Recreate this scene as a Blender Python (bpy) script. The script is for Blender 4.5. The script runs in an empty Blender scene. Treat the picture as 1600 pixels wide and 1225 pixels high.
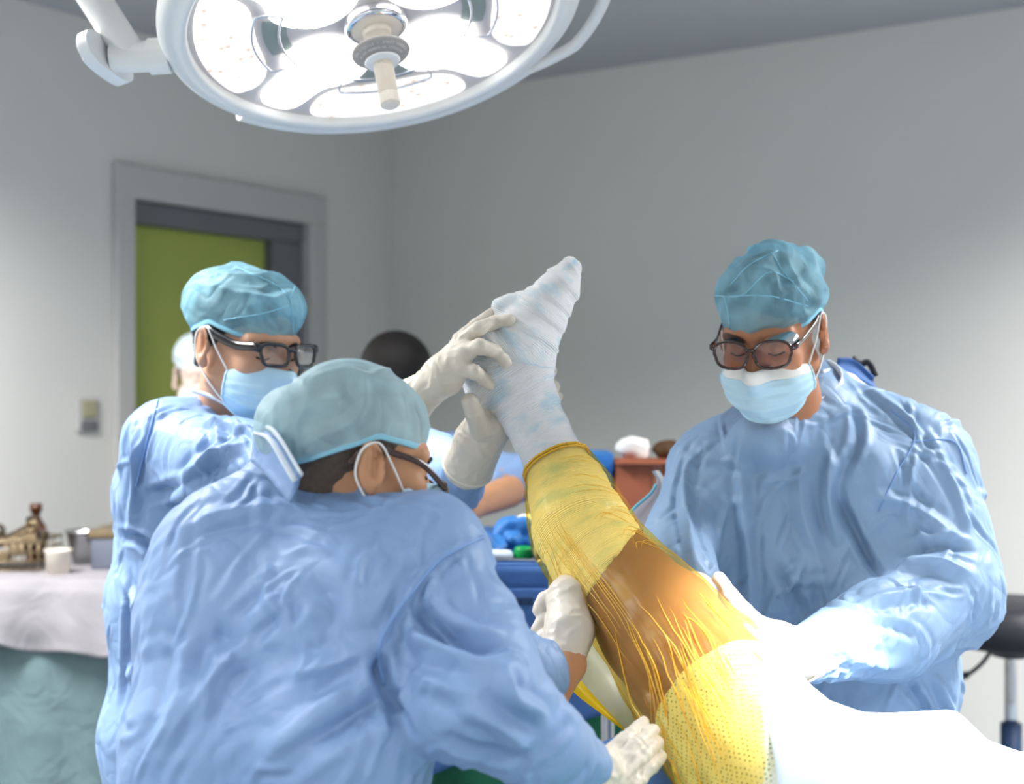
import bpy, bmesh, math, random
import numpy as np
from mathutils import Vector, Matrix
from mathutils.bvhtree import BVHTree
random.seed(7)
rng = np.random.default_rng(7)
scene = bpy.context.scene
COL = scene.collection
# ------------------------------------------------------------------ camera
F, CX, CY, CZ = 2198.0, 800.0, 612.5, 1.48
cam_d = bpy.data.cameras.new('camera')
cam_d.sensor_width = 36.0
cam_d.lens = 36.0 * F / 1600.0
cam_d.clip_start = 0.05
cam_d.dof.use_dof = True
cam_d.dof.focus_distance = 1.95
cam_d.dof.aperture_fstop = 3.2
cam = bpy.data.objects.new('camera', cam_d)
cam.location = (0, 0, CZ)
cam.rotation_euler = (math.radians(90), 0, 0)
COL.objects.link(cam)
scene.camera = cam
# ------------------------------------------------------------------ world, exposure
w = bpy.data.worlds.new('world'); scene.world = w; w.use_nodes = True
w.node_tree.nodes['Background'].inputs[0].default_value = (0.75, 0.8, 0.85, 1)
w.node_tree.nodes['Background'].inputs[1].default_value = 0.3
vs = scene.view_settings
vs.view_transform = 'Standard'; vs.look = 'None'; vs.exposure = 0.12; vs.gamma = 1.0
vs.use_curve_mapping = False
cy = scene.cycles
cy.max_bounces = 7; cy.diffuse_bounces = 3; cy.glossy_bounces = 3; cy.transmission_bounces = 4; cy.transparent_max_bounces = 10
cy.use_adaptive_sampling = True; cy.adaptive_threshold = 0.06
cy.caustics_reflective = False; cy.caustics_refractive = False; cy.sample_clamp_indirect = 6.0
# ------------------------------------------------------------------ large lights (ceiling luminaires)
D1 = np.array([0.56, 0.8285, 0.0]); D2 = np.array([0.8285, -0.56, 0.0])   # wall directions
CORNER = np.array([-0.50, 5.80, 0.0]); CEIL = 2.68
def room(u, v, z): return CORNER - D1 * u + D2 * v + np.array([0, 0, z])    # u: from right wall, v: from left wall
ROOMROT = math.atan2(D2[1], D2[0])
PANELS = [(3.3, 0.95, 85), (5.5, 1.7, 68), (5.9, 4.2, 68), (1.15, 3.9, 105), (3.5, 5.4, 58)]
def area_light(name, loc, power, sx, sy, col=(1.0, 0.985, 0.97)):
    l = bpy.data.lights.new(name, 'AREA'); l.energy = power; l.color = col
    l.shape = 'RECTANGLE'; l.size = sx; l.size_y = sy; l.spread = math.radians(140)
    o = bpy.data.objects.new(name, l); o.location = loc; o.rotation_euler = (0, 0, ROOMROT); COL.objects.link(o)
    return o
for (u, v, p) in PANELS:
    area_light('ceiling_panel_light', room(u, v, CEIL - 0.03), p, 0.58, 1.16)
LAMP_C = np.array([-0.224, 2.32, 2.082]); LAMP_N = np.array([0.20, -0.32, -1.0]); LAMP_N /= np.linalg.norm(LAMP_N)
LAMP_AIM = np.array([-0.06, 2.34, 1.38])
LAMP2_C = np.array([0.85, 1.22, 2.08]); LAMP2_AIM = np.array([0.395, 1.85, 1.04])       # twin head of the same ceiling lamp, above the frame

# ================================================================== helpers
def P(px, py, d): return np.array([(px - CX) / F * d, d, CZ - (py - CY) / F * d])
def R(rpx, d): return rpx / F * d
def unit(v): v = np.asarray(v, float); return v / np.linalg.norm(v)

def vnoise(p, seed=0):
    p = np.asarray(p, np.float64); i = np.floor(p).astype(np.int64); f = p - i
    f = f * f * f * (f * (f * 6 - 15) + 10)
    def h(ix, iy, iz):
        n = (ix * 374761393 + iy * 668265263 + iz * 1274126177 + seed * 974711) & 0xFFFFFFFF
        n = ((n ^ (n >> 13)) * 1274126177) & 0xFFFFFFFF
        n = n ^ (n >> 16)
        return (n & 0xFFFFFF) / float(0xFFFFFF) * 2 - 1
    x, y, z = i[:, 0], i[:, 1], i[:, 2]; fx, fy, fz = f[:, 0], f[:, 1], f[:, 2]
    a = h(x, y, z) * (1 - fx) + h(x + 1, y, z) * fx
    b = h(x, y + 1, z) * (1 - fx) + h(x + 1, y + 1, z) * fx
    c = h(x, y, z + 1) * (1 - fx) + h(x + 1, y, z + 1) * fx
    d = h(x, y + 1, z + 1) * (1 - fx) + h(x + 1, y + 1, z + 1) * fx
    return (a * (1 - fy) + b * fy) * (1 - fz) + (c * (1 - fy) + d * fy) * fz

class Field:
    def __init__(s, lo, hi, h):
        s.lo = np.asarray(lo, float); s.h = h
        n = np.ceil((np.asarray(hi) - s.lo) / h).astype(int) + 1
        s.n = n; s.a = np.full(tuple(n), 0.2, np.float32)
        s.ax = [s.lo[k] + h * np.arange(n[k]) for k in range(3)]
    def sub(s, lo, hi):
        i0 = np.maximum(np.floor((lo - s.lo) / s.h).astype(int), 0)
        i1 = np.minimum(np.ceil((hi - s.lo) / s.h).astype(int) + 1, s.n)
        if np.any(i1 <= i0): return None
        sl = tuple(slice(i0[k], i1[k]) for k in range(3))
        X = s.ax[0][sl[0]][:, None, None]; Y = s.ax[1][sl[1]][None, :, None]; Z = s.ax[2][sl[2]][None, None, :]
        return sl, X, Y, Z
    def comb(s, sl, d, k, op):
        A = s.a[sl]
        if op == 'add':
            if k > 0:
                hh = np.clip(0.5 + 0.5 * (A - d) / k, 0, 1); r = A * (1 - hh) + d * hh - k * hh * (1 - hh)
            else: r = np.minimum(A, d)
        else:
            d = -d
            if k > 0:
                hh = np.clip(0.5 - 0.5 * (A - d) / k, 0, 1); r = A * (1 - hh) + d * hh + k * hh * (1 - hh)
            else: r = np.maximum(A, d)
        s.a[sl] = r
    def cone(s, a, b, ra, rb, k=0.0, op='add', flat=None):
        a = np.asarray(a, float); b = np.asarray(b, float)
        m = max(ra, rb) * (1.0 if flat is None else max(1.0, 1.0 / flat[1])) + 0.03 + k
        q = s.sub(np.minimum(a, b) - m, np.maximum(a, b) + m)
        if q is None: return s
        sl, X, Y, Z = q
        ab = b - a; L = max(float(ab @ ab), 1e-12)
        px, py, pz = X - a[0], Y - a[1], Z - a[2]
        t = np.clip((px * ab[0] + py * ab[1] + pz * ab[2]) / L, 0, 1)
        dx, dy, dz = px - t * ab[0], py - t * ab[1], pz - t * ab[2]
        if flat is not None:
            n, f = flat; c = (dx * n[0] + dy * n[1] + dz * n[2]) * (f - 1)
            dx = dx + c * n[0]; dy = dy + c * n[1]; dz = dz + c * n[2]
        d = np.sqrt(dx * dx + dy * dy + dz * dz) - (ra + (rb - ra) * t)
        s.comb(sl, d.astype(np.float32), k, op); return s
    def ell(s, c, rad, M=None, k=0.0, op='add'):
        c = np.asarray(c, float); rad = np.asarray(rad, float)
        m = rad.max() + 0.03 + k
        q = s.sub(c - m, c + m)
        if q is None: return s
        sl, X, Y, Z = q
        px, py, pz = X - c[0], Y - c[1], Z - c[2]
        if M is not None:
            qx = px * M[0, 0] + py * M[1, 0] + pz * M[2, 0]
            qy = px * M[0, 1] + py * M[1, 1] + pz * M[2, 1]
            qz = px * M[0, 2] + py * M[1, 2] + pz * M[2, 2]
        else: qx, qy, qz = px, py, pz
        k0 = np.sqrt((qx / rad[0]) ** 2 + (qy / rad[1]) ** 2 + (qz / rad[2]) ** 2)
        k1 = np.sqrt((qx / rad[0] ** 2) ** 2 + (qy / rad[1] ** 2) ** 2 + (qz / rad[2] ** 2) ** 2) + 1e-9
        d = k0 * (k0 - 1) / k1
        s.comb(sl, d.astype(np.float32), k, op); return s
    def chain(s, pts, k=0.0, k0=None, flat=None):
        for i in range(len(pts) - 1):
            s.cone(pts[i][0], pts[i + 1][0], pts[i][1], pts[i + 1][1], k if (i or k0 is None) else k0, flat=flat)
        return s
    def cut(s, p, n, k=0.004):
        """keep the half space on the side n points to"""
        X = s.ax[0][:, None, None]; Y = s.ax[1][None, :, None]; Z = s.ax[2][None, None, :]
        d = -((X - p[0]) * n[0] + (Y - p[1]) * n[1] + (Z - p[2]) * n[2])
        A = s.a; d = d.astype(np.float32)
        hh = np.clip(0.5 - 0.5 * (A - d) / k, 0, 1); s.a = A * (1 - hh) + d * hh + k * hh * (1 - hh)
        return s
    def cut_tent(s, fa, fb, k=0.008):
        """keep z above min(fa, fb), two lines (z0, slope, y0) over y"""
        Y = s.ax[1][None, :, None]; Z = s.ax[2][None, None, :]
        d = np.minimum(fa[0] + fa[1] * (Y - fa[2]), fb[0] + fb[1] * (Y - fb[2])) - Z
        d = np.broadcast_to(d, s.a.shape).astype(np.float32); A = s.a
        hh = np.clip(0.5 - 0.5 * (A - d) / k, 0, 1); s.a = A * (1 - hh) + d * hh + k * hh * (1 - hh)
        return s
    def mesh(s, smooth=2):
        A = np.pad(s.a, 1, constant_values=0.2); n = A.shape; lo = s.lo - s.h
        ins = A < 0
        c = np.zeros((n[0] - 1, n[1] - 1, n[2] - 1), np.int8)
        for dx in (0, 1):
            for dy in (0, 1):
                for dz in (0, 1):
                    c += ins[dx:n[0] - 1 + dx, dy:n[1] - 1 + dy, dz:n[2] - 1 + dz]
        act = (c > 0) & (c < 8); I = np.argwhere(act)
        idx = np.full(act.shape, -1, np.int64); idx[act] = np.arange(len(I))
        pos = np.zeros((len(I), 3)); cnt = np.zeros(len(I))
        corners = [(a, b, d) for a in (0, 1) for b in (0, 1) for d in (0, 1)]
        val = {cc: A[I[:, 0] + cc[0], I[:, 1] + cc[1], I[:, 2] + cc[2]].astype(float) for cc in corners}
        for c0 in corners:
            for ax in range(3):
                if c0[ax] == 0:
                    c1 = list(c0); c1[ax] = 1; c1 = tuple(c1)
                    v0, v1 = val[c0], val[c1]; m = (v0 < 0) != (v1 < 0)
                    t = np.where(m, v0 / np.where(m, v0 - v1, 1), 0)
                    pp = np.tile(np.array(c0, float), (len(I), 1)); pp[:, ax] += t
                    pos[m] += pp[m]; cnt[m] += 1
        V = lo + (I + pos / cnt[:, None]) * s.h
        quads = []
        for ax in range(3):
            o1, o2 = [(1, 2), (2, 0), (0, 1)][ax]
            s0 = [slice(None)] * 3; s1 = [slice(None)] * 3; s0[ax] = slice(0, -1); s1[ax] = slice(1, None)
            a0 = ins[tuple(s0)]; a1 = ins[tuple(s1)]
            E = np.argwhere(a0 != a1)
            fl = a0[E[:, 0], E[:, 1], E[:, 2]]
            ok = (E[:, o1] > 0) & (E[:, o2] > 0) & (E[:, o1] < n[o1] - 1) & (E[:, o2] < n[o2] - 1)
            E = E[ok]; fl = fl[ok]
            def g(d1, d2):
                q = E.copy(); q[:, o1] -= d1; q[:, o2] -= d2
                return idx[q[:, 0], q[:, 1], q[:, 2]]
            Q = np.stack([g(1, 1), g(0, 1), g(0, 0), g(1, 0)], 1)
            Q[~fl] = Q[~fl][:, ::-1]
            quads.append(Q)
        Q = np.concatenate(quads)
        for _ in range(smooth): V = lap(V, Q, 0.5)
        return V, Q

def lap(V, Q, w):
    acc = np.zeros_like(V); cnt = np.zeros(len(V))
    for k in range(Q.shape[1]):
        a, b = Q[:, k], Q[:, (k + 1) % Q.shape[1]]
        for d in range(3): acc[:, d] += np.bincount(a, V[b, d], len(V)) + np.bincount(b, V[a, d], len(V))
        cnt += np.bincount(a, minlength=len(V)) + np.bincount(b, minlength=len(V))
    return V * (1 - w) + acc / np.maximum(cnt, 1)[:, None] * w

def normals(V, Q):
    n = np.cross(V[Q[:, 2]] - V[Q[:, 0]], V[Q[:, 3]] - V[Q[:, 1]]); N = np.zeros_like(V)
    for k in range(4):
        for d in range(3): N[:, d] += np.bincount(Q[:, k], n[:, d], len(V))
    return N / np.maximum(np.linalg.norm(N, axis=1), 1e-12)[:, None]

def field_for(prims, h, pad=0.03):
    pts = np.array([p for c in prims for p in (c[0] - c[2], c[0] + c[2], c[1] - c[3], c[1] + c[3])])
    return Field(pts.min(0) - pad, pts.max(0) + pad, h)

# ---------------- objects
def link(o, parent=None):
    COL.objects.link(o)
    if parent is not None: o.parent = parent
    return o
def mesh_obj(name, V, Fc, mat, parent=None, smooth=True):
    me = bpy.data.meshes.new(name)
    V = [tuple(map(float, v)) for v in V]; Fc = [tuple(map(int, f)) for f in Fc]
    me.from_pydata(V, [], Fc)
    if smooth: me.polygons.foreach_set('use_smooth', [True] * len(me.polygons))
    if mat is not None: me.materials.append(mat)
    me.update()
    return link(bpy.data.objects.new(name, me), parent)
def bm_obj(name, bm, mat, parent=None, smooth=False, autos=None):
    me = bpy.data.meshes.new(name)
    bmesh.ops.recalc_face_normals(bm, faces=bm.faces[:])
    bm.to_mesh(me); bm.free()
    if smooth: me.polygons.foreach_set('use_smooth', [True] * len(me.polygons))
    if autos: me.set_sharp_from_angle(angle=math.radians(autos))
    if mat is not None: me.materials.append(mat)
    return link(bpy.data.objects.new(name, me), parent)
def empty(name, loc, parent=None):
    o = bpy.data.objects.new(name, None); o.location = loc; o.empty_display_size = 0.1
    return link(o, parent)
def tag(o, label, cat=None, group=None, kind=None):
    if label: o['label'] = label
    if cat: o['category'] = cat
    if group: o['group'] = group
    if kind: o['kind'] = kind
    return o
def kids(o, root_loc):
    """meshes are built in world coordinates; an Empty root sits at root_loc without moving them"""
    o.matrix_parent_inverse = Matrix.Translation(-Vector(root_loc))
    return o
def root_at(name, loc): return empty(name, loc)
def adopt(root, *objs):
    for o in objs:
        o.parent = root; o.matrix_parent_inverse = Matrix.Translation(-Vector(root.location))

def box_bm(bm, lo, hi, M=None, bev=0.0):
    r = bmesh.ops.create_cube(bm, size=1.0)
    lo = Vector(lo); hi = Vector(hi)
    T = Matrix.Translation((lo + hi) / 2) @ Matrix.Diagonal((*(hi - lo), 1))
    if M is not None: T = M @ T
    bmesh.ops.transform(bm, matrix=T, verts=r['verts'])
    if bev > 0:
        es = list({e for v in r['verts'] for e in v.link_edges})
        bmesh.ops.bevel(bm, geom=es, offset=bev, segments=2, affect='EDGES', profile=0.6)
def box_obj(name, lo, hi, mat, parent=None, M=None, bev=0.0):
    bm = bmesh.new(); box_bm(bm, lo, hi, M, bev); return bm_obj(name, bm, mat, parent, smooth=bev > 0, autos=35 if bev > 0 else None)
def catmull(pts, n):
    pts = np.asarray(pts, float); m = len(pts)
    e = np.vstack([2 * pts[0] - pts[1], pts, 2 * pts[-1] - pts[-2]])
    out = []
    for s in np.linspace(0, m - 1, n):
        i = min(int(s), m - 2); t = s - i; p0, p1, p2, p3 = e[i], e[i + 1], e[i + 2], e[i + 3]
        out.append(0.5 * (2 * p1 + (p2 - p0) * t + (2 * p0 - 5 * p1 + 4 * p2 - p3) * t * t + (3 * p1 - p0 - 3 * p2 + p3) * t ** 3))
    return np.array(out)
def frames(path, up=None):
    T = np.gradient(path, axis=0); T /= np.linalg.norm(T, axis=1)[:, None]
    u = np.array([0, 0, 1.0]) if up is None else np.asarray(up, float)
    if abs(u @ T[0]) > 0.95: u = np.array([0, 1.0, 0])
    N = []; n = unit(u - (u @ T[0]) * T[0])
    for t in T:
        n = unit(n - (n @ t) * t); N.append(n)
    N = np.array(N); return T, N, np.cross(T, N)
def sweep(path, rad, seg=12, closed=False, cap=True, up=None, rx=1.0, fn=None):
    """rad: per point radius; rx: scale along the second axis; fn(i,theta)->extra radius"""
    path = np.asarray(path, float); n = len(path)
    if closed:
        T = np.roll(path, -1, 0) - np.roll(path, 1, 0); T /= np.linalg.norm(T, axis=1)[:, None]
        u = np.array([0, 0, 1.0]) if up is None else np.asarray(up, float)
        N = u[None] - (T @ u)[:, None] * T; N /= np.linalg.norm(N, axis=1)[:, None]; B = np.cross(T, N)
    else: T, N, B = frames(path, up)
    rad = np.broadcast_to(np.asarray(rad, float), (n,))
    th = np.arange(seg) / seg * 2 * math.pi
    V = []; Fc = []
    for i in range(n):
        r = rad[i] + (fn(i, th) if fn else 0)
        V.append(path[i] + (r * np.cos(th))[:, None] * N[i] + (r * np.sin(th))[:, None] * B[i] * rx)
    V = np.concatenate(V)
    for i in range(n if closed else n - 1):
        a = i * seg; b = ((i + 1) % n) * seg
        for j in range(seg):
            k = (j + 1) % seg
            Fc.append((a + j, a + k, b + k, b + j))
    if cap and not closed:
        Fc.append(tuple(range(seg - 1, -1, -1))); Fc.append(tuple((n - 1) * seg + j for j in range(seg)))
    return V, Fc
def tube(name, pts, r, mat, parent=None, n=24, seg=8, closed=False, rx=1.0, up=None, raw=False):
    path = np.asarray(pts, float) if raw else catmull(pts, n)
    V, Fc = sweep(path, r, seg, closed, up=up, rx=rx)
    return mesh_obj(name, V, Fc, mat, parent)
def lathe(prof, seg=48):
    """prof: (r,z) list -> V,F around Z"""
    V = []; Fc = []; n = len(prof); th = np.arange(seg) / seg * 2 * math.pi
    for (r, z) in prof: V.append(np.stack([r * np.cos(th), r * np.sin(th), np.full(seg, z)], 1))
    V = np.concatenate(V)
    for i in range(n - 1):
        for j in range(seg):
            k = (j + 1) % seg; Fc.append((i * seg + j, i * seg + k, (i + 1) * seg + k, (i + 1) * seg + j))
    return V, Fc
def xf(V, M, loc): return np.asarray(V) @ np.asarray(M).T + np.asarray(loc)
def bvh_of(V, Fc): return BVHTree.FromPolygons([tuple(map(float, v)) for v in V], [tuple(map(int, f)) for f in Fc])
CAMP = Vector((0, 0, CZ))
def hit(bvh, px, py):
    d = Vector(P(px, py, 1.0)) - CAMP
    r = bvh.ray_cast(CAMP, d.normalized())
    return None if r[0] is None else (np.array(r[0]), np.array(r[1]))
def onsurf(bvh, px, py, off, dflt):
    """point lying off metres in front of a surface, on the line through a picture point"""
    r = hit(bvh, px, py)
    if r is None: return P(px, py, dflt)
    d = unit(r[0] - np.array(CAMP)); return r[0] - d * off
def sheet(G):
    """G: (n,m,3) grid -> V, quads"""
    n, m = G.shape[:2]; V = G.reshape(-1, 3); Fc = []
    for i in range(n - 1):
        for j in range(m - 1): Fc.append((i * m + j, i * m + j + 1, (i + 1) * m + j + 1, (i + 1) * m + j))
    return V, Fc
def solidify(o, t, off=-1):
    m = o.modifiers.new('thickness', 'SOLIDIFY'); m.thickness = t; m.offset = off; return o
def subsurf(o, l=1):
    m = o.modifiers.new('smooth', 'SUBSURF'); m.levels = l; m.render_levels = l; return o

# ================================================================== materials
MATS = {}
def lin(r, g, b):
    f = lambda c: (c / 255 / 12.92) if c / 255 <= 0.04045 else ((c / 255 + 0.055) / 1.055) ** 2.4
    return (f(r), f(g), f(b), 1)
def mat(name, col, rough=0.5, spec=0.4, metal=0.0, bump=None, vary=0.0, vscale=6.0, sss=0.0, sheen=0.0, alpha=None, trans_col=None,
        emit=None, coat=0.0, transl=0.0):
    m = bpy.data.materials.new(name); m.use_nodes = True; nt = m.node_tree; b = nt.nodes['Principled BSDF']
    L = nt.links.new
    c = col if len(col) == 4 else (*col, 1)
    b.inputs['Base Color'].default_value = c; b.inputs['Roughness'].default_value = rough
    b.inputs['Specular IOR Level'].default_value = spec; b.inputs['Metallic'].default_value = metal
    b.inputs['Coat Weight'].default_value = coat; b.inputs['Sheen Weight'].default_value = sheen
    if sss:
        b.inputs['Subsurface Weight'].default_value = sss; b.inputs['Subsurface Radius'].default_value = (0.012, 0.005, 0.003)
    tc = nt.nodes.new('ShaderNodeTexCoord')
    if vary > 0:
        n = nt.nodes.new('ShaderNodeTexNoise'); n.inputs['Scale'].default_value = vscale; n.inputs['Detail'].default_value = 4
        L(tc.outputs['Object'], n.inputs['Vector'])
        mx = nt.nodes.new('ShaderNodeMix'); mx.data_type = 'RGBA'
        mx.inputs['A'].default_value = tuple(x * (1 - vary) for x in c[:3]) + (1,)
        mx.inputs['B'].default_value = tuple(min(1, x * (1 + vary)) for x in c[:3]) + (1,)
        L(n.outputs['Fac'], mx.inputs['Factor']); L(mx.outputs['Result'], b.inputs['Base Color'])
    if bump:
        prev = None
        for (kind, sc, st, dist) in bump:
            if kind == 'noise':
                t = nt.nodes.new('ShaderNodeTexNoise'); t.inputs['Detail'].default_value = 3; t.inputs['Distortion'].default_value = 0.6; out = t.outputs['Fac']
            elif kind == 'ridge':
                t = nt.nodes.new('ShaderNodeTexNoise'); t.noise_type = 'RIDGED_MULTIFRACTAL'; t.inputs['Detail'].default_value = 2; out = t.outputs['Fac']
            elif kind == 'crease':
                t = nt.nodes.new('ShaderNodeTexNoise'); t.inputs['Detail'].default_value = 0.6; t.inputs['Distortion'].default_value = 0.9
                m1 = nt.nodes.new('ShaderNodeMath'); m1.operation = 'SUBTRACT'; m1.inputs[1].default_value = 0.5; L(t.outputs['Fac'], m1.inputs[0])
                m2 = nt.nodes.new('ShaderNodeMath'); m2.operation = 'ABSOLUTE'; L(m1.outputs[0], m2.inputs[0]); out = m2.outputs[0]
            elif kind == 'voro':
                t = nt.nodes.new('ShaderNodeTexVoronoi'); out = t.outputs['Distance']
            else:
                t = nt.nodes.new('ShaderNodeTexWave'); t.inputs['Distortion'].default_value = 1.5; out = t.outputs['Fac']
            t.inputs['Scale'].default_value = sc
            L(tc.outputs['Object'], t.inputs['Vector'])
            bp = nt.nodes.new('ShaderNodeBump'); bp.inputs['Strength'].default_value = st; bp.inputs['Distance'].default_value = dist
            L(out, bp.inputs['Height'])
            if prev is not None: L(prev.outputs[0], bp.inputs['Normal'])
            prev = bp
        L(prev.outputs[0], b.inputs['Normal'])
    if emit:
        b.inputs['Emission Color'].default_value = (*emit[0], 1); b.inputs['Emission Strength'].default_value = emit[1]
    out = nt.nodes['Material Output']; surf = b.outputs[0]
    if transl > 0:
        t = nt.nodes.new('ShaderNodeBsdfTranslucent'); t.inputs['Color'].default_value = c
        mx = nt.nodes.new('ShaderNodeMixShader'); mx.inputs[0].default_value = transl
        L(surf, mx.inputs[1]); L(t.outputs[0], mx.inputs[2]); surf = mx.outputs[0]
    if alpha is not None:
        t = nt.nodes.new('ShaderNodeBsdfTransparent'); t.inputs['Color'].default_value = (*(trans_col or (1, 1, 1)), 1)
        mx = nt.nodes.new('ShaderNodeMixShader'); mx.inputs[0].default_value = alpha
        L(t.outputs[0], mx.inputs[1]); L(surf, mx.inputs[2]); surf = mx.outputs[0]
    L(surf, out.inputs['Surface'])
    MATS[name] = m
    return m
M_wall = mat('painted_wall', lin(228, 227, 223), 0.6, 0.3, vary=0.015, vscale=2, bump=[('noise', 90, 0.05, 0.002)])
M_ceil = mat('painted_ceiling', lin(190, 193, 198), 0.8, 0.2, vary=0.01)
M_floor = mat('vinyl_floor', lin(120, 132, 140), 0.35, 0.5, vary=0.08, vscale=14)
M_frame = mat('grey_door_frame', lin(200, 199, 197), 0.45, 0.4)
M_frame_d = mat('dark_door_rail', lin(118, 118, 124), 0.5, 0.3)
M_green = mat('green_door', lin(172, 184, 92), 0.45, 0.4, vary=0.02)
M_steel = mat('steel', lin(190, 190, 192), 0.25, 0.5, metal=1.0)
M_chrome = mat('chrome', lin(225, 225, 230), 0.08, 0.5, metal=1.0)
M_white = mat('white_plastic', lin(236, 238, 240), 0.35, 0.5)
M_cream = mat('cream_plastic', lin(238, 228, 214), 0.4, 0.4)
GB = [('crease', 7, 0.34, 0.035), ('crease', 20, 0.45, 0.012), ('noise', 420, 0.10, 0.0008)]
M_gown = mat('blue_gown_fabric', lin(138, 167, 200), 0.5, 0.35, bump=GB, vary=0.03, vscale=12, transl=0.06)
M_gown2 = mat('blue_gown_fabric_deep', lin(130, 160, 202), 0.5, 0.35, bump=GB, vary=0.03, vscale=12, transl=0.06)
M_seam = mat('blue_gown_seam', lin(120, 155, 205), 0.55, 0.3)
M_collar = mat('pale_collar', lin(214, 226, 238), 0.7, 0.2, bump=[('noise', 120, 0.2, 0.002)])
M_cuff = mat('knit_cuff', lin(226, 232, 240), 0.85, 0.1, bump=[('wave', 120, 0.4, 0.002)])
def capmat(name, col, a0, a1):
    m = mat(name, col, 0.6, 0.25, bump=[('crease', 13, 0.6, 0.03), ('crease', 30, 0.4, 0.012), ('noise', 500, 0.2, 0.001)]); nt = m.node_tree; L = nt.links.new; b = nt.nodes['Principled BSDF']
    tc = nt.nodes.new('ShaderNodeTexCoord'); n = nt.nodes.new('ShaderNodeTexNoise'); n.inputs['Scale'].default_value = 13; n.inputs['Detail'].default_value = 2.0; n.inputs['Distortion'].default_value = 0.9
    L(tc.outputs['Object'], n.inputs['Vector'])
    r = nt.nodes.new('ShaderNodeMapRange'); r.inputs['From Min'].default_value = 0.40; r.inputs['From Max'].default_value = 0.66; r.inputs['To Min'].default_value = a0; r.inputs['To Max'].default_value = a1
    L(n.outputs['Fac'], r.inputs['Value'])
    t = nt.nodes.new('ShaderNodeBsdfTransparent'); t.inputs['Color'].default_value = (0.66, 0.86, 0.95, 1)
    tr = nt.nodes.new('ShaderNodeBsdfTranslucent'); tr.inputs['Color'].default_value = col; m3 = nt.nodes.new('ShaderNodeMixShader'); m3.inputs[0].default_value = 0.25; L(b.outputs[0], m3.inputs[1]); L(tr.outputs[0], m3.inputs[2])
    mx = nt.nodes.new('ShaderNodeMixShader'); L(r.outputs[0], mx.inputs[0]); L(t.outputs[0], mx.inputs[1]); L(m3.outputs[0], mx.inputs[2]); L(mx.outputs[0], nt.nodes['Material Output'].inputs['Surface'])
    return m
M_cap = capmat('bouffant_cap', lin(160, 212, 230), 0.42, 0.80)
M_cap_c = capmat('bouffant_cap_dense', lin(186, 216, 224), 0.72, 0.92)
M_hem = mat('cap_hem', lin(142, 198, 218), 0.6, 0.25, bump=[('wave', 160, 0.2, 0.001)])
M_mask = mat('mask_blue', lin(192, 226, 242), 0.75, 0.15, bump=[('noise', 300, 0.15, 0.001)])
M_maskw = mat('mask_white', lin(240, 240, 236), 0.75, 0.15, bump=[('noise', 300, 0.1, 0.001)])
M_loop = mat('elastic_white', lin(240, 240, 238), 0.7, 0.2)
M_ink = mat('grey_ink', lin(110, 125, 150), 0.8, 0.1)
M_black = mat('black_acetate', (0.006, 0.006, 0.008), 0.22, 0.5, coat=0.3)
M_tort = mat('tortoise_acetate', (0.035, 0.012, 0.008), 0.2, 0.5, vary=0.6, vscale=90, coat=0.3)
def glassy(name, tint, gl):
    m = bpy.data.materials.new(name); m.use_nodes = True; nt = m.node_tree; nt.nodes.clear(); L = nt.links.new
    o = nt.nodes.new('ShaderNodeOutputMaterial'); t = nt.nodes.new('ShaderNodeBsdfTransparent'); t.inputs[0].default_value = (*tint, 1)
    g = nt.nodes.new('ShaderNodeBsdfGlossy'); g.inputs['Roughness'].default_value = 0.02
    f = nt.nodes.new('ShaderNodeFresnel'); f.inputs[0].default_value = gl
    mx = nt.nodes.new('ShaderNodeMixShader'); L(f.outputs[0], mx.inputs[0]); L(t.outputs[0], mx.inputs[1]); L(g.outputs[0], mx.inputs[2]); L(mx.outputs[0], o.inputs[0])
    return m
M_lens = glassy('clear_lens', (0.93, 0.94, 0.95), 2.0)
M_lens_b = glassy('brown_tinted_lens', (0.72, 0.62, 0.62), 1.7)
M_clear = glassy('clear_plastic', (0.95, 0.95, 0.95), 1.5)
def skin(name, col): return mat(name, col, 0.5, 0.35, bump=[('noise', 160, 0.15, 0.0012), ('voro', 500, 0.08, 0.0006)], vary=0.14, vscale=28)
M_skin_r = skin('skin_brown', lin(176, 120, 88)); M_skin_l = skin('skin_tan', lin(196, 150, 122)); M_skin_c = skin('skin_warm', lin(190, 140, 104))
M_skin_p = skin('skin_patient', lin(126, 80, 54))
def hairm(name, col): return mat(name, col, 0.55, 0.3, bump=[('wave', 120, 0.6, 0.003), ('noise', 260, 0.6, 0.003)], vary=0.4, vscale=160)
M_hair = hairm('black_hair', (0.012, 0.010, 0.009, 1)); M_hair_g = hairm('dark_grey_hair', (0.09, 0.08, 0.075, 1)); M_hair_s = hairm('short_grey_hair', (0.13, 0.10, 0.08, 1))
M_dark = mat('dark_line', (0.02, 0.013, 0.01), 0.6, 0.2)
M_glove = mat('latex_glove', lin(212, 204, 190), 0.42, 0.4, bump=[('ridge', 38, 0.35, 0.004), ('noise', 30, 0.3, 0.006)], vary=0.03, vscale=40)
M_glove_b = mat('latex_glove_bead', lin(234, 226, 210), 0.45, 0.4)
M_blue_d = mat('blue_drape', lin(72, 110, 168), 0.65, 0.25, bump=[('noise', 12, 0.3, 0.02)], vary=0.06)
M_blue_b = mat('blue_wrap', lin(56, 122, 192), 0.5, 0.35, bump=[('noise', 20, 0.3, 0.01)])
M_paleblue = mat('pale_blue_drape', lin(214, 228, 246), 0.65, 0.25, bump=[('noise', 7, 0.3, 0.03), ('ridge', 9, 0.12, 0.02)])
M_mint = mat('mint_drape', lin(150, 222, 206), 0.65, 0.25, bump=[('noise', 14, 0.3, 0.02)])
M_teal = mat('teal_drape', lin(104, 126, 129), 0.75, 0.2, bump=[('noise', 8, 0.5, 0.04), ('ridge', 6, 0.2, 0.03)], vary=0.14, vscale=9)
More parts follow.
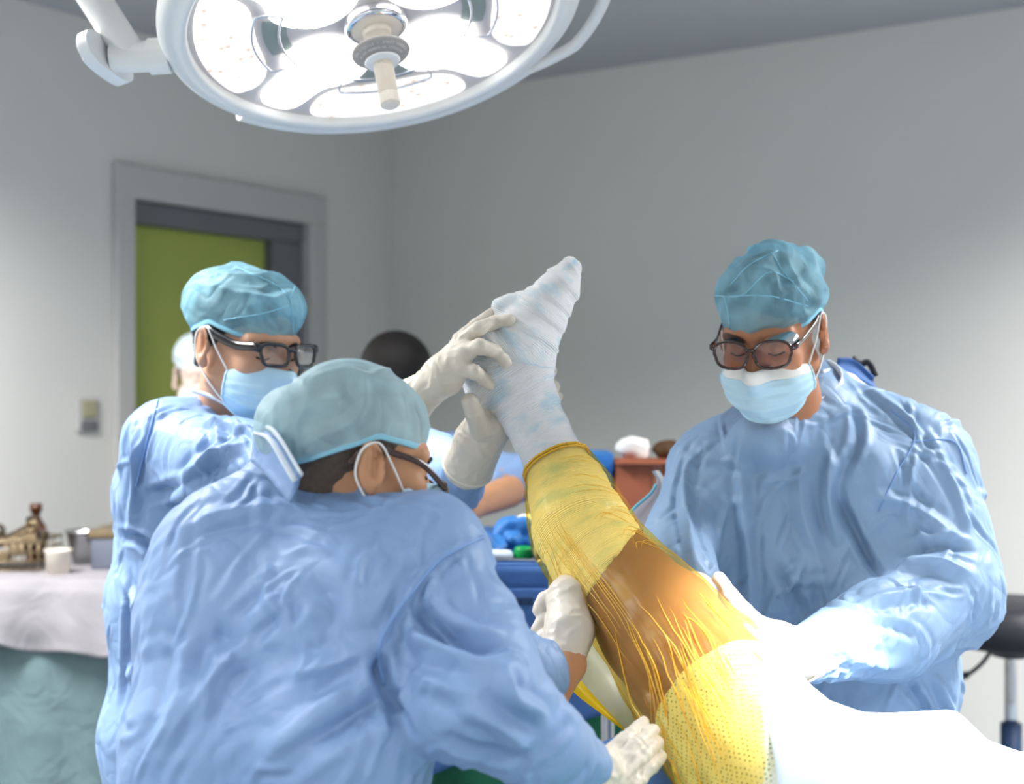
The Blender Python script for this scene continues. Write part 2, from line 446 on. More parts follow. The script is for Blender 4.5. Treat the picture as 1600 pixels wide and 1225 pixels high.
M_linen = mat('white_linen', lin(152, 149, 153), 0.8, 0.15, bump=[('noise', 9, 0.4, 0.03)])
M_dgreen = mat('dark_green_drape', lin(22, 84, 62), 0.7, 0.2, bump=[('noise', 9, 0.3, 0.03)])
M_card = mat('brown_cardboard', lin(178, 104, 74), 0.75, 0.2, vary=0.05)
M_brownb = mat('amber_bottle', lin(84, 48, 24), 0.25, 0.5)
M_bronze = mat('worn_steel', lin(150, 132, 104), 0.35, 0.5, metal=0.7, vary=0.3, vscale=30)
M_rubber = mat('black_rubber', lin(36, 37, 44), 0.5, 0.35)
M_navy = mat('navy_plastic', lin(40, 62, 96), 0.5, 0.3)
M_greenc = mat('green_plastic', lin(0, 150, 70), 0.4, 0.4)

def gauze():
    m = mat('gauze_bandage', lin(240, 242, 244), 0.85, 0.12); nt = m.node_tree; L = nt.links.new; b = nt.nodes['Principled BSDF']
    uv = nt.nodes.new('ShaderNodeAttribute'); uv.attribute_name = 'tw'
    mp = nt.nodes.new('ShaderNodeMapping'); mp.inputs['Scale'].default_value = (1.5, 0.7, 0.7); L(uv.outputs['Vector'], mp.inputs['Vector'])
    n = nt.nodes.new('ShaderNodeTexNoise'); n.inputs['Scale'].default_value = 1.2; n.inputs['Detail'].default_value = 3; L(mp.outputs[0], n.inputs['Vector'])
    r = nt.nodes.new('ShaderNodeValToRGB'); r.color_ramp.elements[0].position = 0.52; r.color_ramp.elements[1].position = 0.74
    r.color_ramp.elements[0].color = lin(244, 245, 247); r.color_ramp.elements[1].color = lin(200, 226, 240)
    L(n.outputs['Fac'], r.inputs[0]); L(r.outputs[0], b.inputs['Base Color'])
    wv = nt.nodes.new('ShaderNodeTexWave'); wv.inputs['Scale'].default_value = 1.0; wv.inputs['Distortion'].default_value = 2.5; wv.inputs['Detail'].default_value = 2
    mp2 = nt.nodes.new('ShaderNodeMapping'); mp2.inputs['Scale'].default_value = (6, 0.4, 0.4); L(uv.outputs['Vector'], mp2.inputs['Vector']); L(mp2.outputs[0], wv.inputs['Vector'])
    bp = nt.nodes.new('ShaderNodeBump'); bp.inputs['Strength'].default_value = 0.5; bp.inputs['Distance'].default_value = 0.003; L(wv.outputs['Fac'], bp.inputs['Height'])
    L(bp.outputs[0], b.inputs['Normal'])
    return m
M_gauze = gauze()
def film(name, tcol, bcol, fac, sc=(40, 5, 5)):
    m = mat(name, bcol, 0.28, 0.5); nt = m.node_tree; L = nt.links.new; b = nt.nodes['Principled BSDF']
    uv = nt.nodes.new('ShaderNodeAttribute'); uv.attribute_name = 'tw'
    prev = None
    for s, st, dd in (((0.35, 7, 7), 0.30, 0.004), ((2.2, 1.5, 1.5), 0.15, 0.004)):
        mp = nt.nodes.new('ShaderNodeMapping'); mp.inputs['Scale'].default_value = s; L(uv.outputs['Vector'], mp.inputs['Vector'])
        n = nt.nodes.new('ShaderNodeTexNoise'); n.noise_type = 'RIDGED_MULTIFRACTAL'; n.inputs['Scale'].default_value = 1.0; n.inputs['Detail'].default_value = 2; n.inputs['Distortion'].default_value = 0.4; L(mp.outputs[0], n.inputs['Vector'])
        bp = nt.nodes.new('ShaderNodeBump'); bp.inputs['Strength'].default_value = st; bp.inputs['Distance'].default_value = dd; L(n.outputs['Fac'], bp.inputs['Height'])
        if prev: L(prev.outputs[0], bp.inputs['Normal'])
        prev = bp
    L(prev.outputs[0], b.inputs['Normal'])
    t = nt.nodes.new('ShaderNodeBsdfTransparent'); t.inputs['Color'].default_value = (*tcol, 1)
    mx = nt.nodes.new('ShaderNodeMixShader'); mx.inputs[0].default_value = fac
    L(t.outputs[0], mx.inputs[1]); L(b.outputs[0], mx.inputs[2]); L(mx.outputs[0], nt.nodes['Material Output'].inputs['Surface'])
    return m
M_film = film('yellow_incise_film', (1.0, 0.87, 0.45), lin(244, 220, 150), 0.10)
M_film_edge = mat('yellow_film_edge', lin(226, 176, 24), 0.3, 0.5)
M_flap = film('pale_film_flap', (0.98, 0.95, 0.62), lin(232, 232, 190), 0.72)
# ================================================================== the room
def quad_wall(name, a, b, z0, z1, m, th=0.1, out=None):
    a = np.array(a, float); b = np.array(b, float); o = np.asarray(out, float) * th
    V = [a + [0, 0, z0], b + [0, 0, z0], b + [0, 0, z1], a + [0, 0, z1]]
    V += [v + o for v in V]
    Fc = [(0, 1, 2, 3), (7, 6, 5, 4), (0, 4, 5, 1), (1, 5, 6, 2), (2, 6, 7, 3), (3, 7, 4, 0)]
    bm = bmesh.new(); vs_ = [bm.verts.new(v) for v in V]
    for f in Fc: bm.faces.new([vs_[i] for i in f])
    o_ = bm_obj(name, bm, m); o_['kind'] = 'structure'; return o_
RU, RV = 7.0, 6.6
fl = [room(0, 0, 0), room(RU, 0, 0), room(RU, RV, 0), room(0, RV, 0)]
def slab(name, pts, z0, z1, m):
    bm = bmesh.new(); lo = [bm.verts.new((p[0], p[1], z0)) for p in pts]; hi = [bm.verts.new((p[0], p[1], z1)) for p in pts]
    bm.faces.new(lo); bm.faces.new(hi)
    for i in range(4): bm.faces.new((lo[i], lo[(i + 1) % 4], hi[(i + 1) % 4], hi[i]))
    o = bm_obj(name, bm, m); o['kind'] = 'structure'; return o
slab('floor', fl, -0.1, 0.0, M_floor)
slab('ceiling', fl, CEIL, CEIL + 0.1, M_ceil)
# left wall runs along D1 (v = 0) with a door opening between u = DU1 and DU0
def u_at(px):
    k = (px - CX) / F; A = CORNER; return (A[0] - k * A[1]) / (D1[0] - k * D1[1])
DU0, DU1, DTOP = u_at(203), u_at(476), 2.12
out_l = -D2; out_r = D1
def lw(name, u0, u1, z0, z1, v0=0.0, th=0.1, m=M_wall): return quad_wall(name, room(u0, v0, 0), room(u1, v0, 0), z0, z1, m, th, out_l)
wl = lw('wall_left', RU, DU0, 0, CEIL)
for args in ((DU1, 0.0, 0, CEIL), (DU0, DU1, DTOP, CEIL)):
    o = lw('wall_left_section', *args); del o['kind']; o.parent = wl
quad_wall('wall_right', room(0, 0, 0), room(0, RV, 0), 0, CEIL, M_wall, 0.1, out_r)
quad_wall('wall_back', room(RU, 0, 0), room(RU, RV, 0), 0, CEIL, M_wall, 0.1, -D1)
quad_wall('wall_side', room(0, RV, 0), room(RU, RV, 0), 0, CEIL, M_wall, 0.1, D2)
# baseboards
quad_wall('baseboard_right', room(0.012, 0.0, 0), room(0.012, RV, 0), 0, 0.1, M_frame, 0.012, out_r)
# ceiling luminaire frames
PLAB = ['ceiling light panel along the wall left of the green door', 'ceiling light panel in the left corner behind the photographer', 'ceiling light panel behind the photographer on the right',
        'ceiling light panel nearest the bright right wall', 'ceiling light panel over the far right side of the room']
for (u, v, p) in PANELS:
    t = root_at('ceiling_panel_lamp', room(u, v, CEIL))
    M = Matrix.Translation(room(u, v, CEIL)) @ Matrix.Rotation(ROOMROT, 4, 'Z')
    fr = []
    for lo, hi in (((-.32, -.61, -.02), (-.29, .61, 0)), ((.29, -.61, -.02), (.32, .61, 0)), ((-.29, -.61, -.02), (.29, -.58, 0)), ((-.29, .58, -.02), (.29, .61, 0))):
        fr.append(box_obj('frame_rail', lo, hi, M_white, None, M))
    adopt(t, *fr)
    tag(t, PLAB[PANELS.index((u, v, p))], 'ceiling lamp', 'ceiling light panels')
# door: frame (architrave), dark rail, green leaf
rt = root_at('trim_1', room((DU0 + DU1) / 2, 0, 0)); rt['kind'] = 'structure'
def lbox(name, u0, u1, v0, v1, z0, z1, m, bev=0.004):
    bm = bmesh.new()
    V = [room(u, v, z) for u in (u0, u1) for v in (v0, v1) for z in (z0, z1)]
    vs_ = [bm.verts.new(v) for v in V]
    for f in ((0, 1, 3, 2), (4, 6, 7, 5), (0, 4, 5, 1), (2, 3, 7, 6), (0, 2, 6, 4), (1, 5, 7, 3)): bm.faces.new([vs_[i] for i in f])
    bmesh.ops.bevel(bm, geom=bm.edges[:], offset=bev, segments=1, affect='EDGES')
    return bm_obj(name, bm, m)
FW = 0.075
adopt(rt, lbox('jamb', DU0 + FW, DU0, 0.03, -0.02, 0, DTOP, M_frame), lbox('jamb', DU1, DU1 - FW * 1.3, 0.03, -0.02, 0, DTOP, M_frame),
      lbox('header', DU0 + FW, DU1 - FW * 1.3, 0.03, -0.02, DTOP, DTOP + 0.11, M_frame),
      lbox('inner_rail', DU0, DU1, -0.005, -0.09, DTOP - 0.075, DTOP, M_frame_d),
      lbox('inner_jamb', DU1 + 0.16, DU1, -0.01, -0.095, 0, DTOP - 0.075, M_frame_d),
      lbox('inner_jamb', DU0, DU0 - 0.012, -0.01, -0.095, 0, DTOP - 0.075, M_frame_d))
dr = lbox('door_1', DU0 - 0.012, DU1 + 0.16, -0.05, -0.09, 0.01, DTOP - 0.075, M_green); dr['kind'] = 'structure'
hd = lbox('door_handle', DU0 - 0.09, DU0 - 0.20, -0.02, -0.05, 1.02, 1.04, M_steel); hd.parent = dr
# light switch on the left wall
us = u_at(135); zs = CZ - (650 - CY) / F * float((room(us, 0, 0))[1])
t = root_at('light_switch', room(us, 0.0, zs))
adopt(t, lbox('back_plate', us + 0.045, us - 0.045, 0.012, 0.001, zs - 0.05, zs + 0.06, M_frame),
      lbox('rocker', us + 0.028, us - 0.028, 0.02, 0.012, zs - 0.005, zs + 0.05, mat('beige_switch', lin(176, 172, 140), 0.5, 0.3)),
      lbox('lower_box', us + 0.032, us - 0.032, 0.02, 0.012, zs - 0.045, zs - 0.015, M_frame_d))
tag(t, 'small beige light switch plate on the wall left of the green door', 'light switch')
# ================================================================== surgical lamp
def chaikin(p, n=3):
    p = np.asarray(p, float)
    for _ in range(n):
        q = np.roll(p, -1, 0); p = np.stack([0.75 * p + 0.25 * q, 0.25 * p + 0.75 * q], 1).reshape(-1, 2)
    return p
def plate(poly, z0, z1, bev=0.0):
    """closed 2D outline -> solid between z0 and z1"""
    n = len(poly); bm = bmesh.new()
    lo = [bm.verts.new((x, y, z0)) for x, y in poly]; hi = [bm.verts.new((x, y, z1)) for x, y in poly]
    f0 = bm.faces.new(lo); bm.faces.new(hi[::-1])
    for i in range(n): bm.faces.new((lo[i], hi[i], hi[(i + 1) % n], lo[(i + 1) % n]))
    if bev: bmesh.ops.bevel(bm, geom=list(f0.edges), offset=bev, segments=2, affect='EDGES')
    return bm
def led_mat():
    m = bpy.data.materials.new('lit_led_cover'); m.use_nodes = True; nt = m.node_tree; b = nt.nodes['Principled BSDF']; L = nt.links.new
    b.inputs['Base Color'].default_value = (0.3, 0.3, 0.3, 1); b.inputs['Roughness'].default_value = 0.2
    tc = nt.nodes.new('ShaderNodeTexCoord'); v = nt.nodes.new('ShaderNodeTexVoronoi'); v.inputs['Scale'].default_value = 40
    L(tc.outputs['Object'], v.inputs['Vector'])
    r = nt.nodes.new('ShaderNodeValToRGB'); r.color_ramp.elements[0].color = (0.62, 0.48, 0.34, 1); r.color_ramp.elements[0].position = 0.10
    r.color_ramp.elements[1].color = (1.0, 0.985, 0.96, 1); r.color_ramp.elements[1].position = 0.30
    L(v.outputs['Distance'], r.inputs[0]); L(r.outputs[0], b.inputs['Emission Color']); b.inputs['Emission Strength'].default_value = 1.0
    return m
M_led = led_mat()
M_panel = mat('lit_panel_cover', (0.92, 0.92, 0.92), 0.15, 0.5, emit=((1.0, 0.985, 0.965), 3.2))
M_face = mat('lamp_face_plate', lin(204, 198, 197), 0.3, 0.5)
M_rim = mat('lamp_white_rim', lin(238, 238, 236), 0.3, 0.5)
M_tagp = mat('grey_flange_print', lin(160, 156, 154), 0.5, 0.3)
M_letter = mat('white_lettering', lin(226, 222, 218), 0.5, 0.3)
M_vent = mat('lamp_inner_grey', lin(150, 160, 156), 0.5, 0.3)
def build_lamp(LC, LN, AIM, POWER, label):
    z = -LN
    x = unit(np.array([1.0, 0, 0]) - z[0] * z); y = np.cross(z, x)
    B = np.stack([x, y, z], 1)
    M = Matrix([[*B[0], LC[0]], [*B[1], LC[1]], [*B[2], LC[2]], [0, 0, 0, 1]])
    root = empty('surgical_lamp', (0, 0, 0)); root.matrix_world = M
    tag(root, label, 'surgical lamp')
    prof = [(0.306, 0.016), (0.306, 0.0), (0.312, -0.006), (0.322, -0.004), (0.332, 0.004), (0.339, 0.002), (0.347, 0.008), (0.352, 0.022), (0.350, 0.036), (0.338, 0.05), (0.27, 0.072), (0.12, 0.09), (0.0, 0.092)]
    V, Fc = lathe(prof, 96); mesh_obj('housing', V, Fc, M_rim, root)
    # stepped lip under the far edge
    lip = [(0.345, 0.012), (0.358, 0.006), (0.366, 0.012), (0.366, 0.024), (0.35, 0.032)]
    V, Fc = lathe(lip, 96); th = np.degrees(np.arctan2(V[:, 1], V[:, 0]))
    keep = [f for f in Fc if all(38 < th[i] < 142 for i in f)]
    # rim lip spans the far arc only
    us_ = sorted({i for f in keep for i in f}); mp = {a: k for k, a in enumerate(us_)}
    o = mesh_obj('rim_lip', V[us_], [tuple(mp[i] for i in f) for f in keep], M_rim, root); solidify(o, 0.004)
    n = 96; poly = [(0.308 * math.cos(2 * math.pi * k / n), 0.308 * math.sin(2 * math.pi * k / n)) for k in range(n)]
    bm_obj('face_plate', plate(poly, 0.012, 0.02), M_face, root)
    def rot(p, a): c, s = math.cos(a), math.sin(a); return [(c * q[0] - s * q[1], s * q[0] + c * q[1]) for q in p]
    # four spoke-like panels
    arm = [(0.062, 0.030), (0.092, 0.068), (0.145, 0.080), (0.174, 0.066), (0.196, 0.041), (0.266, 0.040), (0.288, 0.026), (0.288, -0.026), (0.266, -0.040), (0.196, -0.041), (0.174, -0.066), (0.145, -0.080), (0.092, -0.068), (0.062, -0.030)]
    for a in (45, 135, 225, 315):
        bm_obj('spoke_panel', plate(rot(chaikin(arm, 3), math.radians(a)), 0.004, 0.013, 0.002), M_panel, root)
    # four outer LED windows with a curved opening and a clear pull rail on the inside
    for a in (0, 90, 180, 270):
        pts = [(0.296 * math.cos(t), 0.296 * math.sin(t)) for t in np.radians(np.linspace(-30, 30, 12))]
        pts += [(r * math.cos(t), r * math.sin(t)) for r, t in ((0.25, math.radians(31)), (0.214, math.radians(26)), (0.200, math.radians(14)), (0.198, 0), (0.200, math.radians(-14)), (0.214, math.radians(-25)), (0.25, math.radians(-31)))]
        w_ = bm_obj('led_window', plate(rot(chaikin(pts, 2), math.radians(a)), 0.005, 0.013, 0.002), M_led, root)
        cres = [(0.186 * math.cos(t), 0.186 * math.sin(t)) for t in np.radians(np.linspace(-17, 17, 9))] + [(0.146 * math.cos(t), 0.146 * math.sin(t)) for t in np.radians(np.linspace(15, -15, 9))]
        bm_obj('vent_opening', plate(rot(chaikin(cres, 2), math.radians(a)), 0.0105, 0.013), M_vent, root)
        ring = chaikin([(0.204 * math.cos(t), 0.204 * math.sin(t)) for t in np.radians(np.linspace(-25, 25, 11))] + [(0.160 * math.cos(t), 0.160 * math.sin(t)) for t in np.radians(np.linspace(27, -27, 11))], 2)
        ring = np.array([(px, py, 0.0) for px, py in rot(ring, math.radians(a))])
        V, Fc = sweep(ring, 0.0022, 6, closed=True); mesh_obj('pull_rail', V, Fc, M_chrome, root)
    # hub, socket, flange, grip
    V, Fc = lathe([(0.0, -0.006), (0.044, -0.006), (0.049, -0.002), (0.050, 0.014)], 48); hub = mesh_obj('hub', V, Fc, M_cream, root)
    V, Fc = lathe([(0.044, -0.007), (0.049, -0.0055), (0.0525, -0.001), (0.053, 0.014)], 48); mesh_obj('hub_ring', V, Fc, M_chrome, hub)
    V, Fc = lathe([(0.0, -0.03), (0.018, -0.03), (0.019, -0.018), (0.023, -0.018), (0.024, -0.004)], 32); mesh_obj('socket', V, Fc, M_cream, root)
    V, Fc = lathe([(0.0, -0.028), (0.018, -0.028), (0.018, -0.05), (0.0, -0.05)], 32); mesh_obj('stem', V, Fc, M_cream, root)
    V, Fc = lathe([(0.0, -0.044), (0.047, -0.046), (0.0485, -0.049), (0.047, -0.052), (0.030, -0.064), (0.0, -0.066)], 64)
    fl_ = mesh_obj('handle_flange', V, Fc, M_tagp, root)
    V, Fc = lathe([(0.0, -0.0675), (0.0295, -0.0655), (0.027, -0.069), (0.0, -0.073)], 48); mesh_obj('flange_cap', V, Fc, M_white, fl_)
    # lettering on the cone of the flange
    VV = []; FF = []
    def word(txt, r, size, a0, a1):
        for k, ch in enumerate(txt):
            if ch == ' ': continue
            cu = bpy.data.curves.new('t', 'FONT'); cu.body = ch; cu.size = size; cu.align_x = 'CENTER'; cu.extrude = 0.0002; cu.resolution_u = 2
            ob = bpy.data.objects.new('t', cu); me = ob.to_mesh()
            a = math.radians(a0 + (a1 - a0) * k / (len(txt) - 1))
            z_ = -0.052 - (0.047 - r) / 0.017 * 0.012
            rad = np.array([math.cos(a), math.sin(a), 0]); tan = np.array([-math.sin(a), math.cos(a), 0])
            dn = unit(np.array([rad[0] * 0.017, rad[1] * 0.017, 0.012]))            # outward along the cone
            nn = np.cross(dn, tan)                                                   # face normal
            if nn[2] > 0: nn = -nn
            right = np.cross(dn, nn)
            base = len(VV)
            for v in me.vertices: VV.append(rad * r + np.array([0, 0, z_]) + right * v.co.x + dn * v.co.y + nn * (0.0004 + v.co.z))
            for p in me.polygons: FF.append(tuple(base + i for i in p.vertices))
            ob.to_mesh_clear(); bpy.data.objects.remove(ob); bpy.data.curves.remove(cu)
    # far half of the cone is the upper half in the picture
    word('NON-STERILE \u2022 SMART HANDLE', 0.0402, 0.0062, 196, 344)
    word('DO NOT REMOVE OR STERILIZE', 0.0335, 0.0056, 200, 340)
    mesh_obj('lettering', VV, FF, M_letter, fl_, smooth=False)
    gp = [(0.0, -0.062), (0.0165, -0.066)]
    for k in range(16): z0 = -0.074 - k * 0.0034; gp += [(0.0165, z0), (0.0152, z0 - 0.0006), (0.0152, z0 - 0.0016), (0.0165, z0 - 0.0022)]
    gp += [(0.0168, -0.134), (0.0165, -0.146), (0.012, -0.150), (0.0, -0.1505)]
    V, Fc = lathe(gp, 12); mesh_obj('grip', V, Fc, M_cream, root, smooth=False)
    # outer hand rail around the right side
    th = np.radians(np.linspace(-75, 48, 40)); rr = 0.345 + 0.052 * np.clip(np.sin(np.linspace(0, 1, 40) * math.pi) * 2.2, 0, 1)
    pts = np.stack([rr * np.cos(th), rr * np.sin(th), np.full(40, 0.02)], 1)
    V, Fc = sweep(pts, 0.011, 10); mesh_obj('hand_rail', V, Fc, M_rim, root)
    # yoke joint and arm on the left
    def cyl(name, a, b, r, m, seg=28): V, Fc = sweep(np.array([a, (np.array(a) + np.array(b)) / 2, b]), r, seg); o_ = mesh_obj(name, V, Fc, m, root); o_.data.set_sharp_from_angle(angle=math.radians(40)); return o_
    cyl('yoke_bushing', (-0.345, 0.03, 0.03), (-0.378, 0.03, 0.034), 0.030, M_rim)
    cyl('yoke_joint', (-0.374, 0.03, 0.034), (-0.440, 0.03, 0.044), 0.026, M_rim)
    a0, a1 = np.array((-0.410, 0.03, 0.045)), np.array((-0.52, -0.05, 0.30))
    cyl('yoke_arm', a0, a1, 0.027, M_rim)
    cyl('yoke_riser', a1 - (a1 - a0) * 0.05, np.array((-0.30, 0.10, 0.62)), 0.03, M_rim)
    n = 40; pl = chaikin([(-0.022, -0.045), (0.022, -0.045), (0.030, 0.0), (0.022, 0.045), (-0.022, 0.045), (-0.030, 0.0)], 3)
    bm = plate(pl * np.array([1.15, 1.45]), -0.011, 0.011, 0.004)
    bmesh.ops.transform(bm, matrix=Matrix.Translation((-0.452, 0.03, 0.045)) @ Matrix.Rotation(math.radians(90), 4, 'Y') @ Matrix.Rotation(math.radians(20), 4, 'X') , verts=bm.verts[:])
    bm_obj('yoke_cap', bm, M_white, root, smooth=True, autos=40)
    # the lamp's own light
    for k in range(6):
        a = math.radians(15 + 60 * k); src = LC + LN * 0.02 + (x * math.cos(a) + y * math.sin(a)) * 0.24
        sp = bpy.data.lights.new('surgical_lamp_beam', 'SPOT'); sp.energy = POWER / 6; sp.spot_size = math.radians(25); sp.spot_blend = 1.0; sp.shadow_soft_size = 0.05; sp.color = (1.0, 0.97, 0.91)
        so = bpy.data.objects.new('surgical_lamp_beam', sp); COL.objects.link(so); so.location = src
        so.rotation_euler = Vector(AIM - src).to_track_quat('-Z', 'Y').to_euler()
    return root
lamp = build_lamp(LAMP_C, LAMP_N, LAMP_AIM, 95.0, 'round white ceiling surgical lamp glowing above the raised bandaged foot')
lamp2 = build_lamp(LAMP2_C, unit(LAMP2_AIM - LAMP2_C), LAMP2_AIM, 900.0, 'second surgical lamp head above the table, aimed down at the knee')

# ================================================================== heads
def head_axes(yaw, pitch, roll=0.0):
    """yaw: heading of the face in plan, 0 = image right, 90 = away from the camera; pitch: downwards"""
    y, p = math.radians(yaw), math.radians(pitch)
    f = np.array([math.cos(y) * math.cos(p), math.sin(y) * math.cos(p), -math.sin(p)])
    Y = -f; X = unit(np.cross(Y, np.array([0, 0, 1.0]))); Z = np.cross(X, Y)
    r = math.radians(roll); X, Z = X * math.cos(r) + Z * math.sin(r), Z * math.cos(r) - X * math.sin(r)
    return np.stack([X, Y, Z], 1)
def local_noise(V, s, seed): return vnoise(V * s, seed)
def head_mesh(M, c, S=1.0, nose=1.0, jaw=1.0, neck_to=None, neck_r=0.058):
    """local head (face towards -Y); neck_to in world coordinates"""
    f = Field((-0.12, -0.15, -0.30), (0.12, 0.16, 0.15), 0.0026)
    f.ell((0, 0.014, 0.036), (0.0745, 0.096, 0.084))
    f.ell((0, -0.034, -0.028), (0.0615, 0.056, 0.084), k=0.03)
    for s in (-1, 1):
        f.cone((0, -0.070, -0.098), (s * 0.054, 0.0, -0.062), 0.020 * jaw, 0.021 * jaw, k=0.03)
        f.ell((s * 0.040, -0.064, -0.030), (0.024, 0.022, 0.022), k=0.02)
        f.cone((s * 0.012, -0.083, 0.020), (s * 0.050, -0.068, 0.016), 0.010, 0.010, k=0.014)
        f.ell((s * 0.032, -0.094, -0.002), (0.018, 0.014, 0.011), k=0.012, op='sub')
        f.ell((s * 0.032, -0.0735, -0.003), (0.0145, 0.0135, 0.0125), k=0.004)
        # ear
        E = Matrix.Rotation(math.radians(s * 24), 3, 'Z') @ Matrix.Rotation(math.radians(-12), 3, 'X'); E = np.array(E)
        f.ell((s * 0.083, 0.014, -0.010), (0.0085, 0.0195, 0.034), M=E, k=0.006)
        f.ell((s * 0.0920, 0.0105, -0.005), (0.0115, 0.0125, 0.0235), M=E, k=0.002, op='sub')
        f.cone((s * 0.0840, 0.018, 0.006), (s * 0.0835, 0.013, -0.020), 0.0034, 0.0034, k=0.003)
        f.cone((s * 0.082, 0.001, -0.006), (s * 0.0815, 0.001, -0.016), 0.0042, 0.0042, k=0.004)
        f.ell((s * 0.081, 0.006, -0.038), (0.006, 0.008, 0.010), k=0.006)
    f.cone((0, -0.083, 0.004), (0, -0.102, -0.034), 0.010 * nose, 0.0135 * nose, k=0.012)
    for s in (-1, 1): f.ell((s * 0.013, -0.094, -0.037), (0.010, 0.012, 0.008), k=0.008)
    f.ell((0, -0.089, -0.066), (0.024, 0.012, 0.010), k=0.01)
    nt = M.T @ (np.asarray(neck_to) - c) / S
    f.cone((0, 0.022, -0.05), nt, 0.054, neck_r / S, k=0.03)
    V, Q = f.mesh(2)
    return xf(V * S, M, c), Q
def cap_mesh(M, c, S, puff, base, tilt, seed, lump=0.006, cuts=None, k=0.014, front=-0.09):
    """puff: list of (centre, radii) in head space; base/tilt: rim plane height at the ear line and its slope towards the face"""
    f = Field((-0.14, -0.15, -0.14), (0.14, 0.22, 0.22), 0.0032)
    f.ell((0, 0.014, 0.038), (0.0795, 0.101, 0.088))
    for (cc, rr) in puff: f.ell(cc, rr, k=k)
    (zf, sf, sb) = base; fa = (zf, sf, -0.09); fb = (zf + sf * 0.10, -sb, 0.010)
    f.cut_tent(fa, fb)
    V, Q = f.mesh(3)
    N = normals(V, Q)
    hgt = np.clip((V[:, 2] - np.minimum(fa[0] + fa[1] * (V[:, 1] - fa[2]), fb[0] + fb[1] * (V[:, 1] - fb[2]))) / 0.04, 0, 1)
    # soft folds fanning out from the rim and the crown
    wv = np.stack([vnoise(V * 13, seed + k_) for k_ in range(3)], 1)
    r1 = 1 - 2.2 * np.abs(vnoise(V * np.array([11, 9, 17.0]) + wv * 1.1 + seed, seed)); r2 = 1 - 2.2 * np.abs(vnoise(V * 26 + wv * 1.6, seed + 1))
    low = 1 + 0.8 * np.exp(-((hgt - 0.25) / 0.25) ** 2)
    V = V + N * ((r1 * lump * 1.0 + r2 * lump * 0.45 * low) * hgt)[:, None]
    V = lap(V, Q, 0.25)
    return xf(V * S, M, c), Q
def rim_loop(M, c, S, base, tilt, rx=0.081, ry=0.103, cy=0.014, puffs=(), off=0.0, n=80):
    """closed loop where the cap meets its rim plane"""
    out = []
    for a in np.linspace(0, 2 * math.pi, n, endpoint=False):
        x, y = math.sin(a), -math.cos(a)
        r = 1.0
        px, py = x * rx, cy + y * ry
        out.append((px, py, min(base[0] + base[1] * (py + 0.09), base[0] + base[1] * 0.10 - base[2] * (py - 0.01)) + off))
    return xf(np.array(out) * S, M, c)
def snap_loop(path, bvh, off):
    o = []
    for p in path:
        r = bvh.find_nearest(Vector(p))
        o.append(np.array(r[0]) + np.array(r[1]) * off if r[0] is not None else p)
    return np.array(o)
def mask_mesh(M, c, S, ztop=-0.016, zbot=-0.130, seed=1, wide=62, bulge=1.0):
    nu, nv = 56, 44; G = np.zeros((nv, nu, 3))
    for j in range(nv):
        v = j / (nv - 1)
        for i in range(nu):
            u = i / (nu - 1) * 2 - 1
            th = math.radians(u * wide)
            z = ztop + (zbot - ztop) * v
            side = abs(u)
            z = z * 1.0 + 0.0
            zz = z - 0.016 * side ** 2 * (1 - v) + 0.030 * side ** 2.2 * v
            r = 0.098 + 0.014 * bulge * math.sin(math.pi * min(1, v * 1.08)) ** 0.7 - 0.011 * max(0, v - 0.72) / 0.28
            nose = 0.027 * math.exp(-(u / 0.18) ** 2) * math.exp(-((v - 0.08) / 0.24) ** 2)
            r += nose - 0.006 * math.exp(-((side - 0.32) / 0.14) ** 2) * (1 - v)
            r -= 0.009 * side ** 3
            for pv in (0.30, 0.48, 0.66): r += 0.0030 * (1 / (1 + math.exp(-(v - pv) * 130)) - (v - pv > 0.08) * 0 - max(0, min(1, (v - pv) / 0.16))) * (1 - 0.5 * side)
            r += 0.0022 * float(vnoise(np.array([[u * 5, v * 7, seed]]), seed)[0]) * (0.3 + v)
            G[j, i] = (r * math.sin(th) * 0.86, -r * math.cos(th) * 1.0 + 0.000, zz)
    return xf(G.reshape(-1, 3) * S, M, c).reshape(nv, nu, 3)
